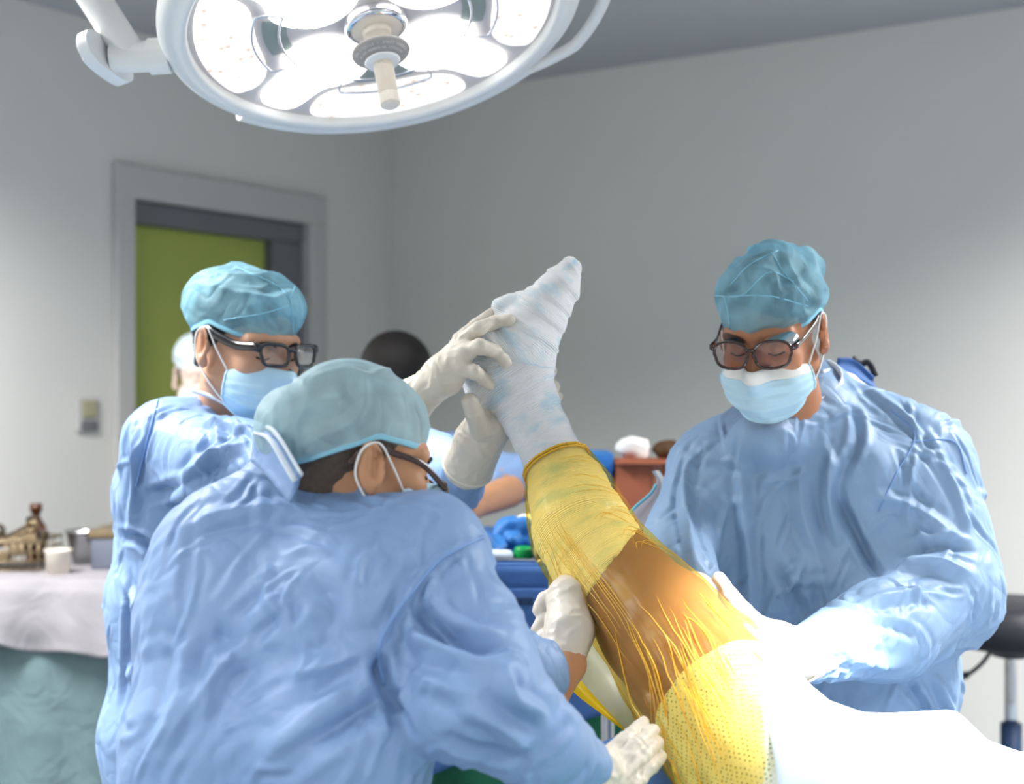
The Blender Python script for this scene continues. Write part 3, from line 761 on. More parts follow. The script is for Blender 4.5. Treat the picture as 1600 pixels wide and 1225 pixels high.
def glasses(M, c, S, parent, frame_m, lens_m, w_=0.052, h_=0.038, sq=3.2, y=-0.108, z=-0.004, tilt=8, rim=0.0024, shields=False, temple_h=0.0045, drop=0.0):
    """eye glasses in head space"""
    g = empty('glasses', tuple(c)); g.parent = parent
    t = math.radians(tilt)
    def lens_pt(s, a, k=1.0):
        ca, sa = math.cos(a), math.sin(a)
        x = math.copysign(abs(ca) ** (2 / sq), ca) * w_ / 2 * k; zz = math.copysign(abs(sa) ** (2 / sq), sa) * h_ / 2 * k
        if sa < 0: x *= 0.92
        xx = s * (0.0345 + x * s * s); xx = s * 0.0345 + x
        wrap = 0.20 * max(0, abs(xx) - 0.01)
        return np.array([xx, y + wrap + zz * math.sin(t) * 1.0, z + zz * math.cos(t)])
    parts = []
    for s in (-1, 1):
        loop = np.array([lens_pt(s, a) for a in np.linspace(0, 2 * math.pi, 48, endpoint=False)])
        V, Fc = sweep(xf(loop * S, M, c), rim * S, 8, closed=True, up=M[:, 1]); parts.append(('rim', V, Fc, frame_m))
        G = [np.array([lens_pt(s, a, k) for a in np.linspace(0, 2 * math.pi, 33)]) for k in (0.97, 0.6, 0.2, 0.01)]
        for k, g_ in enumerate(G): g_[:, 1] -= 0.003 * (1 - (0.97, 0.6, 0.2, 0.01)[k])
        V, Fc = sheet(np.array(G)); parts.append(('lens', xf(V * S, M, c), Fc, lens_m))
        hinge = lens_pt(s, math.radians(18 if s > 0 else 162)); hinge[0] += s * 0.002
        pts = [hinge, hinge + [s * 0.007, 0.006, 0.0015], (s * 0.0735, -0.060, 0.006), (s * 0.0795, -0.015, 0.013), (s * 0.0805, 0.010, 0.019), (s * 0.080, 0.030, 0.008), (s * 0.077, 0.042, -0.012)]
        path = catmull(np.array(pts), 40)
        T, N, Bv = frames(path, (0, 0, 1.0))
        V, Fc = sweep(xf(path * S, M, c), temple_h * S, 8, up=M[:, 2], rx=0.42); parts.append(('temple', V, Fc, frame_m))
        if shields:
            top = [lens_pt(s, a) for a in np.radians(np.linspace(150, 5, 14) if s > 0 else np.linspace(30, 175, 14))]
            G = np.array([[p, p + np.array([s * 0.004, 0.014, 0.004]), p + np.array([s * 0.006, 0.030, 0.006])] for p in top])
            V, Fc = sheet(G); parts.append(('side_shield', xf(V * S, M, c), Fc, M_clear))
    br = np.array([lens_pt(-1, math.radians(20)) , (-0.004, y - 0.002, z + 0.010), (0.004, y - 0.002, z + 0.010), lens_pt(1, math.radians(160))])
    V, Fc = sweep(xf(catmull(br, 12) * S, M, c), rim * 1.1 * S, 8); parts.append(('bridge', V, Fc, frame_m))
    for nm, V, Fc, m in parts:
        o = mesh_obj(nm, V, Fc, m); o.parent = g; o.matrix_parent_inverse = Matrix.Translation(-Vector(c))
        if nm == 'lens': o['label'] = 'clear lens' if lens_m is M_lens else 'brown-tinted lens'
    return g
def join(*ms):
    V = []; Fc = []; b = 0
    for v, f in ms:
        V.append(np.asarray(v)); Fc += [tuple(int(i) + b for i in q) for q in f]; b += len(v)
    return np.concatenate(V), Fc
# ------------------------------------------------------------------ bodies and gowns
def prims_px(segs):
    """((px,py,d,rpx),(px,py,d,rpx)) -> (a,b,ra,rb)"""
    return [(P(*a[:3]), P(*b[:3]), R(a[3], a[2]), R(b[3], b[2])) for a, b in segs]
def body_core(segs, shrink=0.62, h=0.014):
    pr = prims_px(segs); f = field_for(pr, h)
    for a, b, ra, rb in pr: f.cone(a, b, ra * shrink, rb * shrink, k=0.03)
    return f.mesh(1)
def subdivide(V, Q):
    n = len(V); E = np.concatenate([np.sort(Q[:, [k, (k + 1) % 4]], 1) for k in range(4)])
    key = E[:, 0].astype(np.int64) * n + E[:, 1]; u, inv = np.unique(key, return_inverse=True)
    mid = (V[u // n] + V[u % n]) / 2; cen = V[Q].mean(1)
    m = len(Q); e = [n + inv[k * m:(k + 1) * m] for k in range(4)]; c = n + len(u) + np.arange(m)
    V2 = np.concatenate([V, mid, cen])
    Q2 = np.concatenate([np.stack([Q[:, k], e[k], c, e[(k + 3) % 4]], 1) for k in range(4)])
    return lap(V2, Q2, 0.45), Q2
def crease(V, N, S_, width, am, disp):
    lo = S_.min(0) - 4 * width; hi = S_.max(0) + 4 * width
    idx = np.where((V[:, 0] > lo[0]) & (V[:, 0] < hi[0]) & (V[:, 1] > lo[1]) & (V[:, 1] < hi[1]) & (V[:, 2] > lo[2]) & (V[:, 2] < hi[2]))[0]
    if not len(idx): return
    W = V[idx]; best = np.full(len(idx), 9.0); tb = np.zeros(len(idx)); nA = len(S_) - 1
    for m_ in range(nA):
        a, b = S_[m_], S_[m_ + 1]; ab = b - a; t = np.clip(((W - a) @ ab) / max(ab @ ab, 1e-9), 0, 1)
        dd = np.linalg.norm(W - a - t[:, None] * ab, axis=1)
        upd = dd < best; best[upd] = dd[upd]; tb[upd] = (m_ + t[upd]) / nA
    taper = np.clip(np.minimum(tb, 1 - tb) * 3.5, 0.05, 1); x_ = best / width
    disp[idx] += am * taper * (np.exp(-1.1 * np.sqrt(x_ * x_ + 0.05)) * 1.25 - 0.40 * np.exp(-((x_ - 2.0) / 0.9) ** 2))
def gown_mesh(segs, h, k, seed, flow=(0, 0, 1), amp=1.0, folds=(), zmin=None, cuts=(), ncrease=170):
    pr = prims_px(segs)
    f = field_for(pr, h)
    if zmin is not None and f.lo[2] < zmin: f = Field((f.lo[0], f.lo[1], zmin), (f.ax[0][-1], f.ax[1][-1], f.ax[2][-1]), h)
    for a, b, ra, rb in pr: f.cone(a, b, ra, rb, k=k)
    V, Q = f.mesh(3)
    N = normals(V, Q)
    fl_ = unit(flow); e1 = unit(np.cross(fl_, (0.3, 0.9, 0.2))); e2 = np.cross(fl_, e1)
    loc = np.stack([V @ fl_, V @ e1, V @ e2], 1)
    wv = np.stack([vnoise(V * 5, seed), vnoise(V * 5, seed + 1), vnoise(V * 5, seed + 2)], 1)
    q = loc * np.array([2.6, 8.0, 8.0]) + wv * 0.7
    n1 = 1 - 2 * np.abs(vnoise(q, seed + 5))
    tri = lambda x_: np.abs((x_ - np.floor(x_)) * 2 - 1) * 2 - 1
    rg = np.random.default_rng(seed); hgt = np.zeros(len(V))
    for k_ in range(7):
        dr2 = unit(rg.normal(size=3)); fr = rg.uniform(3.5, 9.0)
        msk = np.clip(vnoise(V * rg.uniform(2.5, 4.5) + 7 * k_, seed + 20 + k_) * 1.8, 0, 1)
        hgt += msk * tri(V @ dr2 * fr + 0.35 * vnoise(V * 4, seed + 40 + k_) + k_ * 0.37) / fr
    V = V + N * (amp * (0.0035 * n1 + 0.036 * hgt))[:, None]
    if h < 0.01:
        V, Q = subdivide(V, Q); N = normals(V, Q); disp = np.zeros(len(V))
        vis = np.where((N[:, 1] < 0.35) & (V[:, 2] > 0.85))[0]
        for k_ in range(ncrease):
            i_ = rg.choice(vis); n_ = N[i_]; d_ = fl_ * rg.choice([1, 1, 1, 0]) + 0.45 * rg.normal(size=3); d_ = unit(d_ - (d_ @ n_) * n_)
            ln = rg.uniform(0.05, 0.22); bend = np.cross(n_, d_) * rg.normal() * ln * 0.12
            S_ = np.array([V[i_] - d_ * ln / 2, V[i_] + bend, V[i_] + d_ * ln / 2])
            crease(V, N, S_, rg.uniform(0.0032, 0.0075), amp * rg.choice([1, -1, 1]) * rg.uniform(0.002, 0.0065), disp)
        if folds:
            bv = bvh_of(V, Q)
            for (pts, width, am) in folds:
                pp = catmull(np.array(pts, float), 5 * len(pts)); S_ = [hit(bv, *p) for p in pp]; S_ = np.array([s[0] for s in S_ if s is not None])
                if len(S_) < 2: continue
                S_ = S_[np.abs(S_[:, 1] - np.median(S_[:, 1])) < 0.25]
                if len(S_) < 2: continue
                crease(V, N, S_, width * 0.75, am * 1.35, disp)
        V = V + N * disp[:, None]
    V = lap(V, Q, 0.08)
    return V, Q
def surf_tube(name, bvh, pts, r, m, parent, n=40, off=0.0007, dmed=None, rx=1.0):
    pp = catmull(np.array(pts, float), n); S_ = [hit(bvh, *p) for p in pp]; S_ = [s for s in S_ if s is not None]
    if len(S_) < 3: return None
    A = np.array([s[0] + s[1] * off for s in S_]); md = np.median(A[:, 1]); A = A[np.abs(A[:, 1] - md) < 0.3]
    for _ in range(2): A[1:-1] = (A[:-2] + 2 * A[1:-1] + A[2:]) / 4
    V, Fc = sweep(A, r, 8, rx=rx); return mesh_obj(name, V, Fc, m, parent)
def hand_mesh(palm, fingers, h=0.0024, kp=0.014, kf=0.004, seed=0, k1=0.006, wr=1.0):
    """palm: list of ((a,ra),(b,rb)); fingers: list of chains [(pt,r),...]"""
    pts = [q for seg in palm for q in seg] + [q for ch in fingers for q in ch]
    lo = np.min([p - r for p, r in pts], 0) - 0.02; hi = np.max([p + r for p, r in pts], 0) + 0.02
    f = Field(lo, hi, h)
    for (a, ra), (b, rb) in palm: f.cone(a, b, ra, rb, k=kp)
    for ch in fingers:
        g = Field(lo, hi, h) if False else f
        for i in range(len(ch) - 1): g.cone(ch[i][0], ch[i + 1][0], ch[i][1], ch[i + 1][1], k=kf if i else k1)
    V, Q = f.mesh(2); N = normals(V, Q)
    wv = np.stack([vnoise(V * 30, seed), vnoise(V * 30, seed + 1), vnoise(V * 30, seed + 2)], 1)
    V = V + N * (wr * 0.0011 * (1 - 2 * np.abs(vnoise(V * 70 + wv * 1.5, seed + 3))))[:, None]
    return V, Q
def px(*c): return (P(c[0], c[1], c[2]), R(c[3], c[2]))
def pxs(*cs): return [px(*c) for c in cs]
def bead(name, cpt, axis, r, m, parent, rt=0.0025, sc=1.0):
    axis = unit(axis); a = unit(np.cross(axis, (0.2, 0.3, 0.9))); b = np.cross(axis, a)
    th = np.arange(36) / 36 * 2 * math.pi
    L_ = cpt + r * (np.cos(th)[:, None] * a + np.sin(th)[:, None] * b)
    V, Fc = sweep(L_, rt, 6, closed=True, up=axis); return mesh_obj(name, V, Fc, m, parent)
def legs_core(x, y, z0, sep=0.10, ax=(1, 0)):
    """trousered legs and shoes under the gown (below the picture)"""
    a = np.array([ax[0], ax[1], 0.0]); fw = np.array([-ax[1], ax[0], 0.0])
    f = Field((x - 0.45, y - 0.45, -0.005), (x + 0.45, y + 0.45, z0 + 0.12), 0.018)
    for s in (-1, 1):
        hip = np.array([x, y, z0]) + a * s * sep; kn = np.array([x, y, z0 * 0.52]) + a * s * sep * 1.1; an = np.array([x, y, 0.09]) + a * s * sep * 1.2
        f.cone(hip, kn, 0.085, 0.062, 0.02); f.cone(kn, an, 0.062, 0.045, 0.02)
        f.cone(an + [0, 0, -0.03], an + fw * 0.17 + [0, 0, -0.05], 0.045, 0.036, 0.02)
    f.cut(np.array([0, 0, 0.0]), np.array([0, 0, 1.0]), 0.004)
    return f.mesh(1)
# ================================================================== the patient's raised leg
LEGC = [(765, 592, 2.155, 40), (821, 632, 2.15, 47), (845, 677, 2.14, 44), (867, 722, 2.12, 45), (888, 768, 2.09, 61), (908, 825, 2.05, 74), (931, 865, 2.02, 75), (982, 925, 1.96, 82),
        (1032, 980, 1.90, 97), (1082, 1045, 1.84, 103), (1135, 1107, 1.78, 111), (1195, 1185, 1.72, 124), (1262, 1275, 1.66, 145)]
FOOTC = [(892, 420, 2.17, 17), (872, 452, 2.165, 28), (842, 492, 2.16, 40), (815, 533, 2.155, 50), (785, 568, 2.155, 52)]
def leg_field(grow, h, cs=LEGC, shrink_foot=0.0):
    foot = [(P(*a[:3]), R(a[3], a[2]) + grow - shrink_foot) for a in FOOTC]; leg = [(P(*a[:3]), R(a[3], a[2]) + grow - (shrink_foot if i < 6 else 0.0)) for i, a in enumerate(cs)]
    allp = foot + leg
    f = Field(np.min([p - r for p, r in allp], 0) - 0.02, np.max([p + r for p, r in allp], 0) + 0.02, h)
    f.chain(foot, k=0.02); f.cone(foot[-1][0], leg[0][0], foot[-1][1], leg[0][1], 0.02)
    f.cone(foot[-2][0], leg[1][0], foot[-2][1] * 0.9, leg[1][1], 0.02)
    f.chain(leg, k=0.012)
    return f
LEGP = catmull(np.array([P(*a[:3]) for a in LEGC[1:]]), 180); LEGR = catmull(np.array([[R(a[3], a[2])] for a in LEGC[1:]]), 180)[:, 0]
AXIS = np.concatenate([catmull(np.array([P(*a[:3]) for a in FOOTC + [LEGC[1]]]), 60)[:-1], LEGP])
def twist(V):
    """(length along the limb in 5 cm units, cos, sin) for limb textures"""
    s = np.concatenate([[0], np.cumsum(np.linalg.norm(np.diff(AXIS, axis=0), axis=1))]); T, N, B = frames(AXIS)
    out = np.zeros((len(V), 3))
    for i in range(0, len(V), 4000):
        d = np.linalg.norm(V[i:i + 4000, None, :] - AXIS[None], axis=2); k = d.argmin(1)
        r = V[i:i + 4000] - AXIS[k]; a = np.arctan2((r * B[k]).sum(1), (r * N[k]).sum(1))
        ss = s[k] + (r * T[k]).sum(1)
        out[i:i + 4000] = np.stack([ss / 0.05, np.cos(a), np.sin(a)], 1)
    return out
def set_tw(o, tw):
    at = o.data.attributes.new('tw', 'FLOAT_VECTOR', 'POINT'); at.data.foreach_set('vector', np.asarray(tw, np.float32).ravel())
f = leg_field(-0.001, 0.005, shrink_foot=0.006); Vp, Qp = f.mesh(2)
patient = mesh_obj('person', Vp, Qp, M_skin_p)
tag(patient, 'patient leg raised high with bandaged foot and yellow film over the brown knee', 'person')
# bandage
f = leg_field(0.0006, 0.0034, LEGC[:9])
f.cut(P(950, 892, 2.0), unit(np.array([-0.80, 0.15, 0.60])), 0.003)
for c_ in ((783, 482, 2.15, 15), (800, 470, 2.15, 12)): f.ell(P(*c_[:3]), [R(c_[3], c_[2])] * 3, k=0.012)
V, Q = f.mesh(2); N = normals(V, Q); tw = twist(V)
ang = np.arctan2(tw[:, 2], tw[:, 1])
ph = tw[:, 0] * 0.05 / 0.030 + 0.16 * np.sin(ang + 0.6) * 2 + 0.25 * vnoise(V * 9, 4)
saw = ph - np.floor(ph)
damp = 1 - 0.62 * np.clip((tw[:, 0] * 0.05 - 0.245) / 0.05, 0, 1)
V = V + N * (damp * (0.0024 * (saw ** 2) + 0.0016 * vnoise(np.stack([tw[:, 0] * 7, tw[:, 1] * 1.5, tw[:, 2] * 1.5], 1), 8) + 0.0016 * vnoise(V * 40, 3)))[:, None]
bandage = mesh_obj('bandage_wrap', V, Q, M_gauze, patient); set_tw(bandage, tw)
bandage['label'] = 'white gauze bandage with pale blue patches wound round foot and calf'
BV_FOOT = bvh_of(V, Q)
# thigh cover under the film
sidx = 143
V, Fc = sweep(LEGP[sidx:], LEGR[sidx:] + 0.0065, 72, cap=False, fn=lambda i, th: 0.0012 * np.sin(th * 9 + i * 0.2))
M_cov = mat('perforated_sleeve', lin(214, 222, 214), 0.7, 0.2)
nt = M_cov.node_tree; tc = nt.nodes.new('ShaderNodeTexCoord'); vo = nt.nodes.new('ShaderNodeTexVoronoi'); vo.inputs['Scale'].default_value = 210; vo.inputs['Randomness'].default_value = 0.25
rp = nt.nodes.new('ShaderNodeValToRGB'); rp.color_ramp.elements[0].color = lin(112, 132, 112); rp.color_ramp.elements[0].position = 0.24; rp.color_ramp.elements[1].color = lin(214, 222, 214); rp.color_ramp.elements[1].position = 0.36
nt.links.new(tc.outputs['Object'], vo.inputs['Vector']); nt.links.new(vo.outputs['Distance'], rp.inputs[0]); nt.links.new(rp.outputs[0], nt.nodes['Principled BSDF'].inputs['Base Color'])
o = mesh_obj('thigh_cover', V, Fc, M_cov, patient)
# film: clear yellow sheet sticking to the leg, gathered in pleats at its lower end
i0 = int(180 * 2.0 / 11.0) + 1
NS = 160; th = np.arange(NS) / NS * 2 * math.pi; T_, N_, B_ = frames(LEGP); V = []; Fc = []; TW = []
s_ = np.concatenate([[0], np.cumsum(np.linalg.norm(np.diff(LEGP, axis=0), axis=1))])
rows = list(range(i0, 180))
for j, i in enumerate(rows):
    t = (i - i0) / (180 - i0)
    pl = np.clip((t - 0.55) / 0.2, 0, 1)
    q = np.stack([np.cos(th) * 7, np.sin(th) * 7, np.full(NS, t * 4.0)], 1)
    q2 = np.stack([np.cos(th) * 2.0, np.sin(th) * 2.0, np.full(NS, t * 26.0)], 1)
    r = LEGR[i] + (0.0080 - 0.0045 * np.clip((t - 0.47) / 0.08, 0, 1)) + 0.0085 * pl + pl * 0.008 * (1 - 2.4 * np.abs(vnoise(q * np.array([1.7, 1.7, 1.0]), 21))) + 0.0016 * (1 - 2 * np.abs(vnoise(q * 1.5, 5))) + (0.0012 + 0.003 * pl) * vnoise(q2, 6)
    r = np.maximum(r, LEGR[i] + 0.0025 + 0.007 * np.clip(pl * 2, 0, 1))
    V.append(LEGP[i] + (r * np.cos(th))[:, None] * N_[i] + (r * np.sin(th))[:, None] * B_[i]); TW.append(np.stack([np.full(NS, s_[i] / 0.05), np.cos(th), np.sin(th)], 1))
    if j:
        for k in range(NS): Fc.append(((j - 1) * NS + k, (j - 1) * NS + (k + 1) % NS, j * NS + (k + 1) % NS, j * NS + k))
V = np.concatenate(V); film_o = mesh_obj('yellow_film', V, Fc, M_film, patient); set_tw(film_o, np.concatenate(TW))
bm = bmesh.new(); bm.from_mesh(film_o.data)
bmesh.ops.bisect_plane(bm, geom=bm.verts[:] + bm.edges[:] + bm.faces[:], plane_co=P(1158, 1110, 1.78), plane_no=unit((1.0, 0.0, -0.22)), clear_outer=True)
bm.to_mesh(film_o.data); bm.free()
film_o['label'] = 'glossy clear yellow adhesive film stretched over calf and knee'
FR = V.reshape(len(rows), NS, 3)
def film_pt(row, fx, lift=0.0008):
    """point on the side of the film that faces the photographer, fx from its left to its right outline"""
    ring = FR[int(np.clip(row, 0, len(rows) - 1))]; c_ = LEGP[rows[int(np.clip(row, 0, len(rows) - 1))]]
    n_ = ring - c_; n_ /= np.linalg.norm(n_, axis=1)[:, None]; fr = (n_ * (np.array(CAMP) - ring)).sum(1) > 0
    u_ = ring[:, 0] / ring[:, 1]; uf = u_[fr]; tgt = uf.min() + (uf.max() - uf.min()) * fx
    k_ = np.where(fr)[0][np.abs(uf - tgt).argmin()]; return ring[k_] + n_[k_] * lift
rw = np.random.default_rng(12); WR = []
for k_ in range(9): f0 = 0.02 + 0.025 * k_; WR.append(([(28 + rw.uniform(0, 14), f0 + 0.05), (60, f0 + 0.02 * rw.normal()), (85 + rw.uniform(-10, 14), f0 * 0.9)], 0.0007))
for k_ in range(9): a_ = rw.uniform(44, 72); b_ = rw.uniform(0.45, 0.75); WR.append(([(a_, b_), (a_ - 2 + 2 * rw.normal(), b_ + 0.14), (a_ + 5, b_ + 0.30)], 0.0006))
for k_ in range(34):
    a_ = rw.uniform(0.08, 0.95); st = 100 + 10 * rw.normal(); WR.append(([(st, a_), (st + 15, a_ - 0.05 + 0.03 * rw.normal()), (st + 30 + 12 * rw.random(), a_ - 0.12)], 0.0011))
for k_ in range(5): a_ = rw.uniform(8, 30); WR.append(([(a_, 0.45), (a_ + 1, 0.7), (a_ + 4, 0.97)], 0.0007))
M_wr = mat('film_crease_highlight', lin(244, 204, 84), 0.2, 0.6, alpha=0.6, trans_col=(1, 0.9, 0.5))  # creases as raised tubes, their streak highlights put into the bright yellow
for pts_, r_ in WR:
    pp = catmull(np.array(pts_), 26); A_ = np.array([film_pt(q_[0], np.clip(q_[1], 0, 1)) for q_ in pp])
    A_ = A_[(A_[:, 0] / A_[:, 1]) < (1154 - CX) / F]
    if len(A_) < 6: continue
    for _ in range(4): A_[1:-1] = (A_[:-2] + 2 * A_[1:-1] + A_[2:]) / 4
    tp = np.sin(np.linspace(0.12, math.pi - 0.12, len(A_))); Vt, Ft = sweep(A_, r_ * tp, 5); mesh_obj('film_crease_highlight', Vt, Ft, M_wr, film_o)
for q, rr in ((0, 0.0022), (2, 0.0016)):
    loop = V[q * NS:(q + 1) * NS] ; Vt, Ft = sweep(loop, rr, 6, closed=True, up=T_[i0]); mesh_obj('film_edge_roll', Vt, Ft, M_film_edge, film_o)
# film flap hanging behind the calf
def band(inner, outer, n=40, m=14, wob=0.004, seed=2):
    a = catmull(np.array([P(*p) for p in inner]), n); b = catmull(np.array([P(*p) for p in outer]), n)
    G = np.zeros((n, m, 3))
    for j in range(m):
        t = j / (m - 1); G[:, j] = a * (1 - t) + b * t
    nn = vnoise(G.reshape(-1, 3) * 18, seed).reshape(n, m); G[:, :, 1] += wob * nn + 0.012 * np.sin(np.linspace(0, math.pi, m))[None, :]
    return G
G = band([(872, 885, 2.06), (908, 950, 2.0), (950, 1030, 1.94), (990, 1088, 1.88), (1022, 1140, 1.82)], [(857, 885, 2.06), (858, 950, 2.03), (876, 1020, 1.97), (915, 1072, 1.92), (988, 1152, 1.84)])
V, Fc = sheet(G); fo = mesh_obj('film_flap', V, Fc, M_flap, patient); set_tw(fo, np.stack([V[:, 0] * 20, V[:, 1] * 3, V[:, 2] * 3], 1))
G = band([(885, 1030, 1.965), (915, 1072, 1.92), (950, 1110, 1.88), (985, 1148, 1.84)], [(868, 1035, 1.97), (893, 1078, 1.925), (935, 1112, 1.89), (975, 1142, 1.85)], m=6)
V, Fc = sheet(G); mesh_obj('film_flap_edge', V, Fc, mat('yellow_flap_edge', lin(236, 200, 40), 0.35, 0.4, transl=0.3), fo)

# ================================================================== person on the right (gown, glasses, facing the camera)
def person_common(name, core, head, skin_m):
    V, Fc = join(*core, head); return mesh_obj(name, V, Fc, skin_m)
def dress_head(person, M, c, S, cap_args, base, tilt, cap_m, mask_kw, white_rows, gl_kw, hair_m, hair_base, hair_tilt, loops=True, mark=False, hair_grow=0.004):
    Vc, Qc = cap_mesh(M, c, S, base=base, tilt=tilt, **cap_args)
    cap = mesh_obj('surgical_cap', Vc, Qc, cap_m, person); cap['label'] = 'pale blue translucent bouffant cap'
    bv = bvh_of(Vc, Qc)
    lp = rim_loop(M, c, S, base, tilt, off=0.006); lp = snap_loop(lp, bv, 0.0006)
    V, Fc = sweep(lp, 0.0045 * S, 8, closed=True, up=M[:, 2], rx=0.14); mesh_obj('hem_band', V, Fc, M_hem, cap)
    # scalp hair under the cap
    f = Field((-0.11, -0.13, -0.12), (0.11, 0.15, 0.15), 0.0035)
    g = hair_grow
    f.ell((0, 0.016, 0.037), (0.0745 + g, 0.096 + g, 0.084 + g)); f.cone((0, 0.05, -0.01), (0, 0.052, -0.045), 0.055, 0.050, 0.02)
    f.cut(np.array([0, 0, hair_base]), unit(np.array([0, hair_tilt, 1.0])), 0.006); f.cut(np.array([0, -0.072, 0.03]), unit(np.array([0, 1.0, 0.35])), 0.006)
    V, Q = f.mesh(1); V = V + normals(V, Q) * (0.0012 * vnoise(V * 160, 3))[:, None]
    mesh_obj('hair', xf(V * S, M, c), Q, hair_m, person)
    # mask
    G = mask_mesh(M, c, S, **mask_kw)
    k = white_rows
    V, Fc = sheet(G[max(0, k - 1):]); mk = mesh_obj('face_mask', V, Fc, M_mask, person); solidify(mk, 0.0012, 1)
    mk['label'] = 'pale blue pleated surgical mask'
    if k > 1:
        V, Fc = sheet(G[:k]); nb = mesh_obj('nose_band', V, Fc, M_maskw, mk); solidify(nb, 0.0014, 1)
    for col in (0, -1):
        V, Fc = sweep(G[1:-1, col], 0.0022 * S, 6); mesh_obj('side_binding', V, Fc, M_mask, mk)
    V, Fc = sweep(G[-1], 0.0018 * S, 6); mesh_obj('lower_binding', V, Fc, M_mask, mk)
    inv = lambda p: (np.asarray(p) - c) @ M / S
    for s, col in ((-1, 0), (1, -1)):
        a = inv(G[1, col]); b = inv(G[-3, col])
        pts = [a, a * 0.4 + 0.6 * np.array([s * 0.080, 0.0, 0.016]) + [s * 0.004, 0, 0], (s * 0.0835, 0.008, 0.022), (s * 0.0845, 0.030, 0.010), (s * 0.081, 0.033, -0.02), (s * 0.080, 0.020, -0.042), (b * 0.45 + 0.55 * np.array([s * 0.078, 0.012, -0.05])) + [s * 0.004, 0, 0], b]
        V, Fc = sweep(xf(catmull(np.array(pts), 48) * S, M, c), 0.0016 * S, 6); mesh_obj('ear_loop', V, Fc, M_loop, mk)
    if mark:
        for du in (0.0, 0.006):
            q = inv(G[12, 7]) ; 
    glasses(M, c, S, person, **gl_kw)
    # brows and lashes
    for s in (-1, 1):
        V, Fc = sweep(xf(catmull(np.array([(s * 0.019, -0.0855, -0.0105), (s * 0.032, -0.0885, -0.0125), (s * 0.045, -0.081, -0.010)]), 10) * S, M, c), 0.0012, 6); mesh_obj('eyelashes', V, Fc, M_dark, person)
        V, Fc = sweep(xf(catmull(np.array([(s * 0.014, -0.0925, 0.012), (s * 0.032, -0.0905, 0.016), (s * 0.052, -0.078, 0.010)]), 12) * S, M, c), 0.0030, 6, rx=0.5); mesh_obj('eyebrow', V, Fc, M_dark, person)
    return cap, mk, bv

# ---------------- right person
R_SEG = [((1172, 765, 2.40, 92), (1330, 770, 2.38, 118)), ((1180, 900, 2.38, 104), (1345, 900, 2.36, 122)), ((1190, 1050, 2.36, 108), (1365, 1050, 2.34, 118)),
         ((1172, 765, 2.40, 92), (1190, 1050, 2.36, 106)), ((1330, 770, 2.38, 116), (1365, 1050, 2.34, 118)),
         ((1190, 1050, 2.36, 110), (1185, 1400, 2.36, 130)), ((1365, 1050, 2.34, 118), (1380, 1400, 2.36, 135)), ((1185, 1400, 2.36, 125), (1380, 1400, 2.36, 130)),
         ((1290, 628, 2.42, 50), (1425, 722, 2.37, 86)), ((1225, 662, 2.40, 52), (1118, 722, 2.42, 56)), ((1200, 684, 2.31, 50), (1290, 642, 2.36, 56)), ((1275, 620, 2.42, 45), (1300, 690, 2.40, 80))]
R_LARM = [((1432, 738, 2.37, 88), (1478, 925, 2.26, 84)), ((1478, 925, 2.26, 84), (1375, 990, 2.13, 72)), ((1375, 990, 2.13, 72), (1268, 1022, 2.01, 45))]
R_RARM = [((1110, 730, 2.42, 58), (1064, 838, 2.32, 54)), ((1064, 838, 2.32, 54), (1085, 915, 2.12, 38))]
Rc = P(1205, 515, 2.25); RM = head_axes(-118, 22); RS = 0.97
folds_R = [([(1165, 660), (1160, 760), (1172, 900), (1168, 1010)], 0.012, 0.010), ([(1300, 690), (1296, 780), (1312, 860)], 0.012, 0.012),
           ([(1300, 760), (1345, 850), (1375, 905)], 0.010, -0.014), ([(1085, 700), (1070, 780), (1090, 900)], 0.010, 0.010),
           ([(1250, 700), (1255, 800), (1290, 900)], 0.014, 0.008), ([(1400, 865), (1470, 850), (1530, 862)], 0.012, -0.012), ([(1385, 905), (1450, 880), (1530, 900)], 0.014, 0.012),
           ([(1180, 760), (1235, 745), (1270, 735)], 0.010, 0.005), ([(1200, 860), (1240, 930), (1260, 985)], 0.012, -0.008), ([(1330, 950), (1400, 930), (1480, 930)], 0.012, 0.008),
           ([(1310, 965), (1380, 975), (1450, 1000)], 0.010, -0.006), ([(1290, 990), (1340, 1030), (1420, 1045)], 0.012, 0.007), ([(1440, 690), (1490, 760), (1520, 850)], 0.010, 0.006),
           ([(1350, 770), (1420, 790), (1500, 840)], 0.012, 0.008), ([(1410, 1060), (1440, 1100), (1450, 1125)], 0.010, -0.010), ([(1460, 1050), (1475, 1090), (1490, 1120)], 0.010, 0.010),
           ([(1350, 600), (1400, 640), (1450, 690)], 0.010, 0.007), ([(1330, 620), (1340, 680), (1310, 760)], 0.010, -0.008)]
core = [body_core(R_SEG + R_LARM + R_RARM), legs_core(0.52, 2.38, 0.72, ax=(1, -0.1))]
hm = head_mesh(RM, Rc, RS, neck_to=P(1240, 690, 2.36), neck_r=0.062)
right = person_common('person', core, hm, M_skin_r)
tag(right, 'bespectacled surgeon in blue gown standing alone at right, looking down at the knee', 'person')
V, Q = gown_mesh(R_SEG + R_LARM + R_RARM, 0.0062, 0.035, 31, folds=folds_R, zmin=0.30, amp=0.85, ncrease=240)
gown = mesh_obj('surgical_gown', V, Q, M_gown, right); BV_R = bvh_of(V, Q)
for pts in ([(1392, 640), (1430, 680), (1400, 740), (1372, 800)], [(1425, 690), (1490, 690), (1510, 740)]): surf_tube('seam', BV_R, pts, 0.0013, M_seam, gown)
